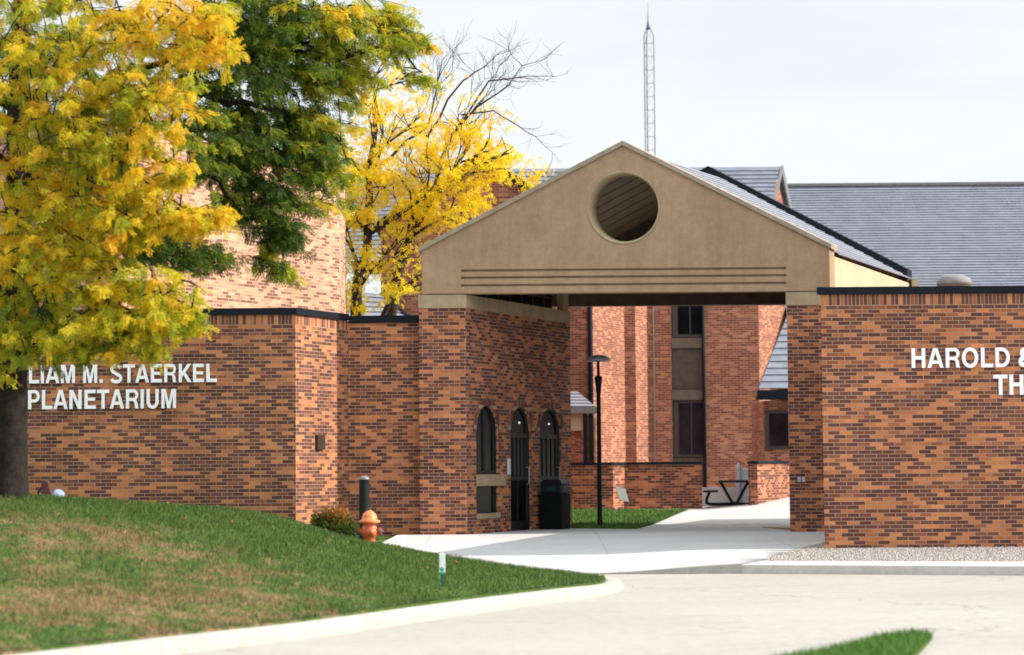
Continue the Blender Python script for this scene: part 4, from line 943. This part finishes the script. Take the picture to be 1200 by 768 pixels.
# clumps: px, py, rx, ry, sprays, tint, Ymin, Ymax
CL = [(70,60,110,80,120,.28,27.4,30),(40,40,60,60,40,.48,28,30.5),(60,180,100,70,120,.24,27.2,29.5),(150,130,60,55,70,.22,27.2,28.8),(100,160,60,40,40,.46,27.6,29),
 (80,280,90,55,100,.26,27.2,29.2),(20,345,50,50,60,.42,27.5,30),(160,345,65,35,65,.28,27.0,28.2),(120,392,75,22,60,.36,26.9,28.2),(30,395,45,25,36,.40,27.3,29),
 (205,22,65,24,48,.14,27.6,28.8),(235,58,38,15,24,.10,27.8,28.6),(200,108,24,28,14,.18,27.5,28.4),(225,255,44,15,34,.15,27.4,28.2),(200,205,20,24,14,.2,27.4,28.3),(190,372,52,15,30,.33,26.8,27.8),(150,240,50,30,40,.24,27.2,28.4),
 (270,100,55,85,90,.88,30.5,33),(330,50,60,55,80,.84,30.8,33),(310,170,60,50,80,.88,31,33.2),(355,185,38,50,50,.80,31.4,33),(295,235,38,26,36,.90,31,32.5),(180,285,45,22,40,.88,29.5,31.5),(325,272,20,22,24,.95,31.2,32),(330,318,10,14,7,.62,31.4,31.9),
 (310,300,9,14,6,.7,31.3,31.8),(240,300,34,14,16,.85,29.5,31),(120,230,60,60,40,.85,30.5,33),(40,110,80,80,40,.8,31,34),(60,330,60,40,26,.8,30.5,33),(-10,430,18,22,10,.4,28,30),
 (300,15,60,30,50,.82,30.6,32.6),(245,170,40,50,36,.8,29.8,32),(425,35,50,34,50,.60,31.2,32.8),(385,105,32,42,34,.55,31.5,32.8),(372,70,26,30,26,.7,31.4,32.6),(380,200,18,55,26,.50,31.8,32.8),(455,48,28,18,18,.45,31.6,32.4),(490,92,9,8,5,.4,32,32.2),(493,52,7,16,4,.35,32,32.3),(400,20,26,16,14,.3,31,32.2),(360,150,18,24,10,.48,31.3,32),(420,85,22,22,14,.45,31.6,32.4),
 (-120,60,90,140,110,.35,27.5,32),(-140,260,90,90,80,.35,27.5,32),(80,-90,150,70,110,.35,28,32),(280,-80,130,60,90,.6,29,33),(50,-230,160,80,90,.35,28.5,32.5),(100,120,120,120,60,.6,32.5,35)]
pos, dirs, tint = [], [], []
ctr = np.array(at(15,240,30.2)); jobs = []
for cx, cy, rx, ry, n, tn, Y0, Y1 in CL:
    for _ in range(int(n*(1.35 if tn > .7 else 1.1))):
        r = math.sqrt(random.random()); a = random.random()*6.283; px, py = cx+rx*r*math.cos(a), cy+ry*r*math.sin(a)
        if random.random() < .35: px += random.gauss(0, rx*.3); py += random.gauss(0, ry*.3)
        P_ = np.array(at(px, py, random.uniform(Y0, Y1)))
        jobs.append((P_, tn))
jobs.sort(key=lambda j_: ((allp-j_[0])**2).sum(1).min())
if True:
    for P_, tn in jobs:
        j = ((allp-P_)**2).sum(1).argmin(); base = allp[j]; dist = np.linalg.norm(P_-base)
        out_ = P_-base; out_ = out_/(np.linalg.norm(out_)+1e-6)
        od = np.array([P_[0]-ctr[0], P_[1]-ctr[1], 0]); od /= np.linalg.norm(od)+1e-6
        hd = od*.7 + out_*.5 + rng.normal(size=3)*.35; hd[2] = -.18+.12*rng.normal(); hd /= np.linalg.norm(hd)
        Ls = random.uniform(.28, .5); tip = P_ + hd*Ls*.5; st = P_ - hd*Ls*.5
        cp = curve_pts(base, st, .10*dist+.02, 3)[:-1] + curve_pts(st, tip, .02, 3)
        b.tube(cp, [.012,.009,.007,.006,.005,.004,.003], 4, cap=False)
        allp = np.concatenate([allp, np.array([q[:] for q in cp[1:5]])])
        m = random.randint(15, 21); t_ = rng.uniform(0.05, 1.05, m); lp_ = st[None]+hd[None]*Ls*t_[:,None]+rng.normal(size=(m,3))*.02
        ld = hd[None]*.55 + np.array([0,0,-.62])[None] + rng.normal(size=(m,3))*.42
        pos.append(lp_); dirs.append(ld); tint.append(np.clip((tn+.07 if tn < .5 else tn-.05)+rng.normal()*.13+rng.normal(size=m)*.07, 0, 1))
b.build('trunk', M['bark'], lt, fix=False)
pos, dirs, tint = np.concatenate(pos), np.concatenate(dirs), np.concatenate(tint)
leaf_cloud('crown', M['leaf'], pos, dirs, rng.uniform(.12,.19,len(pos)), tint, lt, pinnate(8, .22, .10))
print('leaves', len(pos))

# --- yellow tree behind the link wall, with bare upper branches
t2 = thing('yellow_tree', 'yellow autumn tree with bare upper branches behind the low link wall', 'tree', (-3.3,55.5,.4))
b = MB(); tips = []; segs = []
def grow(p, d, ln, r, lev, Yc):
    n = 4; pts = [p]; q = p.copy(); dd = d.copy()
    for i in range(n):
        dd = (dd + Vector((random.gauss(0,.13), random.gauss(0,.10), random.gauss(.03,.09)))).normalized(); q = q + dd*ln/n; pts.append(q.copy())
    b.tube(pts, [r*(1-.45*i/n) for i in range(n+1)], 6 if r > .02 else 4, cap=False)
    for s in pts[1:]: segs.append((s, lev))
    if lev == 0 or r < .004: tips.append((q, dd)); return
    for k in range(random.choice((2,3,3))):
        nd = (dd + Vector((random.gauss(0,.55), random.gauss(0,.45), random.gauss(.08,.35)))).normalized()
        grow(pts[random.choice((2,3,4))] if k else q, nd, ln*random.uniform(.62,.88), r*random.uniform(.5,.68), lev-1, Yc)
def limb2(L_, r0, r1, lev, ln):
    pts = [at(*p) for p in L_]; d = []
    for i in range(len(pts)-1):
        for k in range(3): d.append(pts[i].lerp(pts[i+1], k/3)+(Vector((random.gauss(0,.03),random.gauss(0,.03),0)) if i or k else Vector((0,0,0))))
    d.append(pts[-1]); m = len(d)-1
    b.tube(d, [r0+(r1-r0)*i/m for i in range(m+1)], 8)
    for i, q in enumerate(d):
        if i > m*.35 and lev and random.random() < .75:
            dr = (d[min(i+1,m)]-d[i-1]).normalized(); grow(q, (dr+Vector((random.gauss(0,.6),random.gauss(0,.5),random.gauss(.1,.3)))).normalized(), ln, (r0+(r1-r0)*i/m)*.5, lev-1, 0)
    grow(d[-1], (d[-1]-d[-2]).normalized(), ln, r1, lev, 0)
    for q in d: segs.append((q, 9))
limb2([(428,620,55.5),(420,400,55.5),(418,340,55.5),(431,280,55.5),(433,210,55.6),(440,150,55.8)], .17, .06, 3, .9)
limb2([(450,620,55.8),(457,375,55.8),(470,310,55.8),(480,280,55.8),(500,245,55.6),(525,210,55.4)], .15, .05, 3, .9)
limb2([(445,380,55.5),(462,345,55.3),(490,325,55),(520,300,54.7)], .07, .03, 2, .7)
limb2([(431,275,55.5),(470,250,55.1),(505,225,54.8),(545,205,54.6)], .07, .03, 2, .7)
limb2([(405,620,56.2),(402,400,56.2),(404,330,56.2),(398,250,56)], .10, .04, 2, .7)
limb2([(433,210,55.6),(470,170,55.7),(500,150,55.8),(508,120,55.8)], .045, .018, 4, .7)
limb2([(500,245,55.6),(528,160,55.8),(560,125,56),(590,105,56)], .045, .016, 4, .75)
limb2([(500,160,55.8),(540,95,55.8),(565,80,55.8)], .03, .013, 4, .62)
limb2([(540,135,55.8),(580,130,55.8),(610,150,55.8),(632,165,55.9)], .022, .008, 3, .45)
limb2([(528,160,55.8),(575,95,56),(615,90,56.1)], .03, .012, 4, .5)
b.build('trunk', M['bark_far'], t2, fix=False)
sp = np.array([s[0][:] for s in segs])
pos, dirs, tint = [], [], []
CL2 = [(430,170,45,30,60,.45),(420,220,40,50,110,.45),(480,190,60,40,110,.45),(540,185,55,32,110,.45),(585,190,32,22,60,.42),(470,240,50,35,100,.45),(530,235,50,28,90,.45),(580,225,25,20,40,.45),(415,280,28,40,80,.5),(415,335,25,28,50,.55),(455,320,25,30,44,.5),(490,275,30,20,46,.45),(515,265,28,16,30,.42),(440,130,36,26,36,.3),(490,140,40,24,34,.3),(545,150,40,18,26,.3),(470,100,30,20,9,.2),(520,110,40,25,8,.2),(575,150,30,20,9,.25),(480,70,30,20,4,.3),(485,335,12,12,8,.5),(440,355,20,12,16,.5),(400,200,20,60,60,.5)]
for cx, cy, rx, ry, n, tn in CL2:
    for _ in range(int(n*(.62 if cy < 270 else .42))):
        r = math.sqrt(random.random()); a = random.random()*6.283; px, py = cx+rx*r*math.cos(a), cy+ry*r*math.sin(a)
        P_ = np.array(at(px, py, random.uniform(54, 57.2)))
        j = ((sp-P_)**2).sum(1).argmin(); d_ = sp[j]-P_; 
        P_ = P_ + d_*.6
        m = random.randint(9, 14); lp_ = P_[None]+rng.normal(size=(m,3))*np.array([.16,.16,.09]); ld = rng.normal(size=(m,3))*.6+np.array([0,0,-.5])
        pos.append(lp_); dirs.append(ld); tint.append(np.clip(tn+rng.normal()*.2+rng.normal(size=m)*.12, 0, 1))
pos, dirs, tint = np.concatenate(pos), np.concatenate(dirs), np.concatenate(tint)
leaf_cloud('crown', M['leaf_far'], pos, dirs, rng.uniform(.12,.19,len(pos)), tint, t2, pinnate(4, .30, .2))

# --- shrub beside the hydrant
sp_ = at(390, 628, 41.6); sz = lawn_h(sp_.x, 41.6)
sh = thing('shrub', 'small rounded shrub with rust coloured top against the angled brick corner', 'shrub', (sp_.x,41.6,sz))
b = MB(); pos, dirs, tint = [], [], []
for k in range(420):
    a = random.random()*6.283; e = random.random()**.7*1.45; r = random.uniform(.6,1.)
    d = np.array([math.cos(a)*math.cos(e)*.47, math.sin(a)*math.cos(e)*.40, math.sin(e)*.46])*r*(1+.12*math.sin(3*a))
    P_ = np.array([sp_.x, 41.6, sz])+d
    if k % 9 == 0: b.tube(curve_pts((sp_.x+d[0]*.1,41.6+d[1]*.1,sz-.03), P_, .02, 3), [.01,.008,.006,.003], 4, cap=False)
    m = 9; pos.append(P_[None]+rng.normal(size=(m,3))*.03); dirs.append(d[None]*2+rng.normal(size=(m,3))*.6)
    tint.append(np.clip(d[2]/.46*.85+.12*(d[0]>0)-.1+rng.normal(size=m)*.14, 0, 1))
b.build('stems', M['bark_far'], sh, fix=False)
pos, dirs, tint = np.concatenate(pos), np.concatenate(dirs), np.concatenate(tint)
leaf_cloud('foliage', M['shrub'], pos, dirs, rng.uniform(.05,.085,len(pos)), tint, sh, np.array([[(0,0),(.4,-.28),(1,0),(.4,.28)]]))

# --- grass blades
def blades(name, mat, xy, z, h, wdt):
    N = len(xy); a = rng.uniform(0, 6.283, N); ln = rng.normal(size=(N,2))*.45*h[:,None]
    base = np.c_[xy, z]; sx = np.c_[np.cos(a), np.sin(a), np.zeros(N)]*wdt[:,None]
    tip = base + np.c_[ln, h]; v = np.stack([base-sx, base+sx, tip], 1).reshape(-1, 3)
    me = bpy.data.meshes.new(name); me.vertices.add(N*3); me.vertices.foreach_set('co', v.astype(np.float32).ravel())
    me.loops.add(N*3); me.loops.foreach_set('vertex_index', np.arange(N*3, dtype=np.int32)); me.polygons.add(N)
    me.polygons.foreach_set('loop_start', np.arange(0, N*3, 3, dtype=np.int32)); me.polygons.foreach_set('loop_total', np.full(N, 3, dtype=np.int32)); me.update(calc_edges=True)
    me.materials.append(mat); o = bpy.data.objects.new(name, me); C.objects.link(o); struct(o, 'stuff'); return o
def in_poly(P, x, y):
    c = np.zeros(len(x), bool); n = len(P)
    for i in range(n):
        (ax, ay), (bx, by) = P[i], P[(i+1) % n]
        if ay == by: continue
        c ^= ((ay > y) != (by > y)) & (x < (bx-ax)*(y-ay)/(by-ay)+ax)
    return c
LP = [tuple(p) for p in inset] + lawn_outline[len(KERB):]
x = rng.uniform(-9.5, 1.4, 460000); y = rng.uniform(17, 44, 460000); k = in_poly(LP, x, y) & (np.abs(x) < y*.235+.6); x, y = x[k], y[k]
cl_ = .6+.5*np.sin(x*2.1+np.sin(y*1.3)*2)*np.sin(y*1.7+np.cos(x*1.9)*2)
g = blades('grass', M['blade'], np.c_[x, y], lawn_h_arr(x, y)-.01, rng.uniform(.015,.07,len(x))*(.55+.75*np.clip(cl_,0,1.2)), rng.uniform(.003,.006,len(x)))
IP = [(p.x, p.y) for p in isl]; x = rng.uniform(.8, 4.2, 60000); y = rng.uniform(17, 23, 60000); k = in_poly(IP, x, y); x, y = x[k], y[k]
blades('grass', M['blade_lush'], np.c_[x, y], np.full(len(x), .03), rng.uniform(.04,.09,len(x)), rng.uniform(.003,.006,len(x)))
x = rng.uniform(0, 6.5, 40000); y = rng.uniform(48, 63, 40000); k = in_poly(patch, x, y); x, y = x[k], y[k]
blades('grass', M['blade_lush'], np.c_[x, y], np.array([court_h(a, c)+.015 for a, c in zip(x, y)]), rng.uniform(.03,.07,len(x)), rng.uniform(.005,.01,len(x)))
# --- a scatter of fallen leaflets on the lawn and along the kerb
x = rng.uniform(-8, 1.2, 500); y = rng.uniform(19, 40, 500); k = in_poly(LP, x, y) & (rng.random(500) < .15+.4*(x < -2)); x, y = x[k], y[k]; N = len(x)
ps = np.c_[x, y, lawn_h_arr(x, y)+.045]; dr = rng.normal(size=(N,3))*np.array([1,1,.25])
o = leaf_cloud('fallen_leaves', M['leaf_litter_y'], ps, dr, rng.uniform(.03,.06,N), rng.uniform(0,.25,N), None, np.array([[(0,0),(.4,-.25),(1,0),(.4,.25)]])); struct(o, 'stuff')
# --- gravel pebbles
x = rng.uniform(3.8, 10.5, 26000); y = rng.uniform(33, 43, 26000); k = in_poly(grav, x, y) & (x < y*.235); x, y = x[k], y[k]
oc = np.array([(1,0,0),(0,1,0),(-1,0,0),(0,-1,0),(0,0,1)]); N = len(x); s = rng.uniform(.014,.034,N)
z = np.array([grav_h(a, c) for a, c in zip(x, y)]); v = np.stack([x,y,z],1)[:,None,:] + oc[None]*s[:,None,None]*rng.uniform(.7,1.2,(N,5,1))*np.array([1,1,.7])
fa_ = np.array([(0,1,4),(1,2,4),(2,3,4),(3,0,4)]); ff = (np.arange(N)[:,None,None]*5+fa_[None]).reshape(-1,3)
me = bpy.data.meshes.new('gravel'); me.from_pydata(v.reshape(-1,3).tolist(), [], ff.tolist()); me.materials.append(M['pebble']); o = bpy.data.objects.new('gravel', me); C.objects.link(o); struct(o, 'stuff')

for o in bpy.data.objects:
    if '_w' in o: del o['_w']
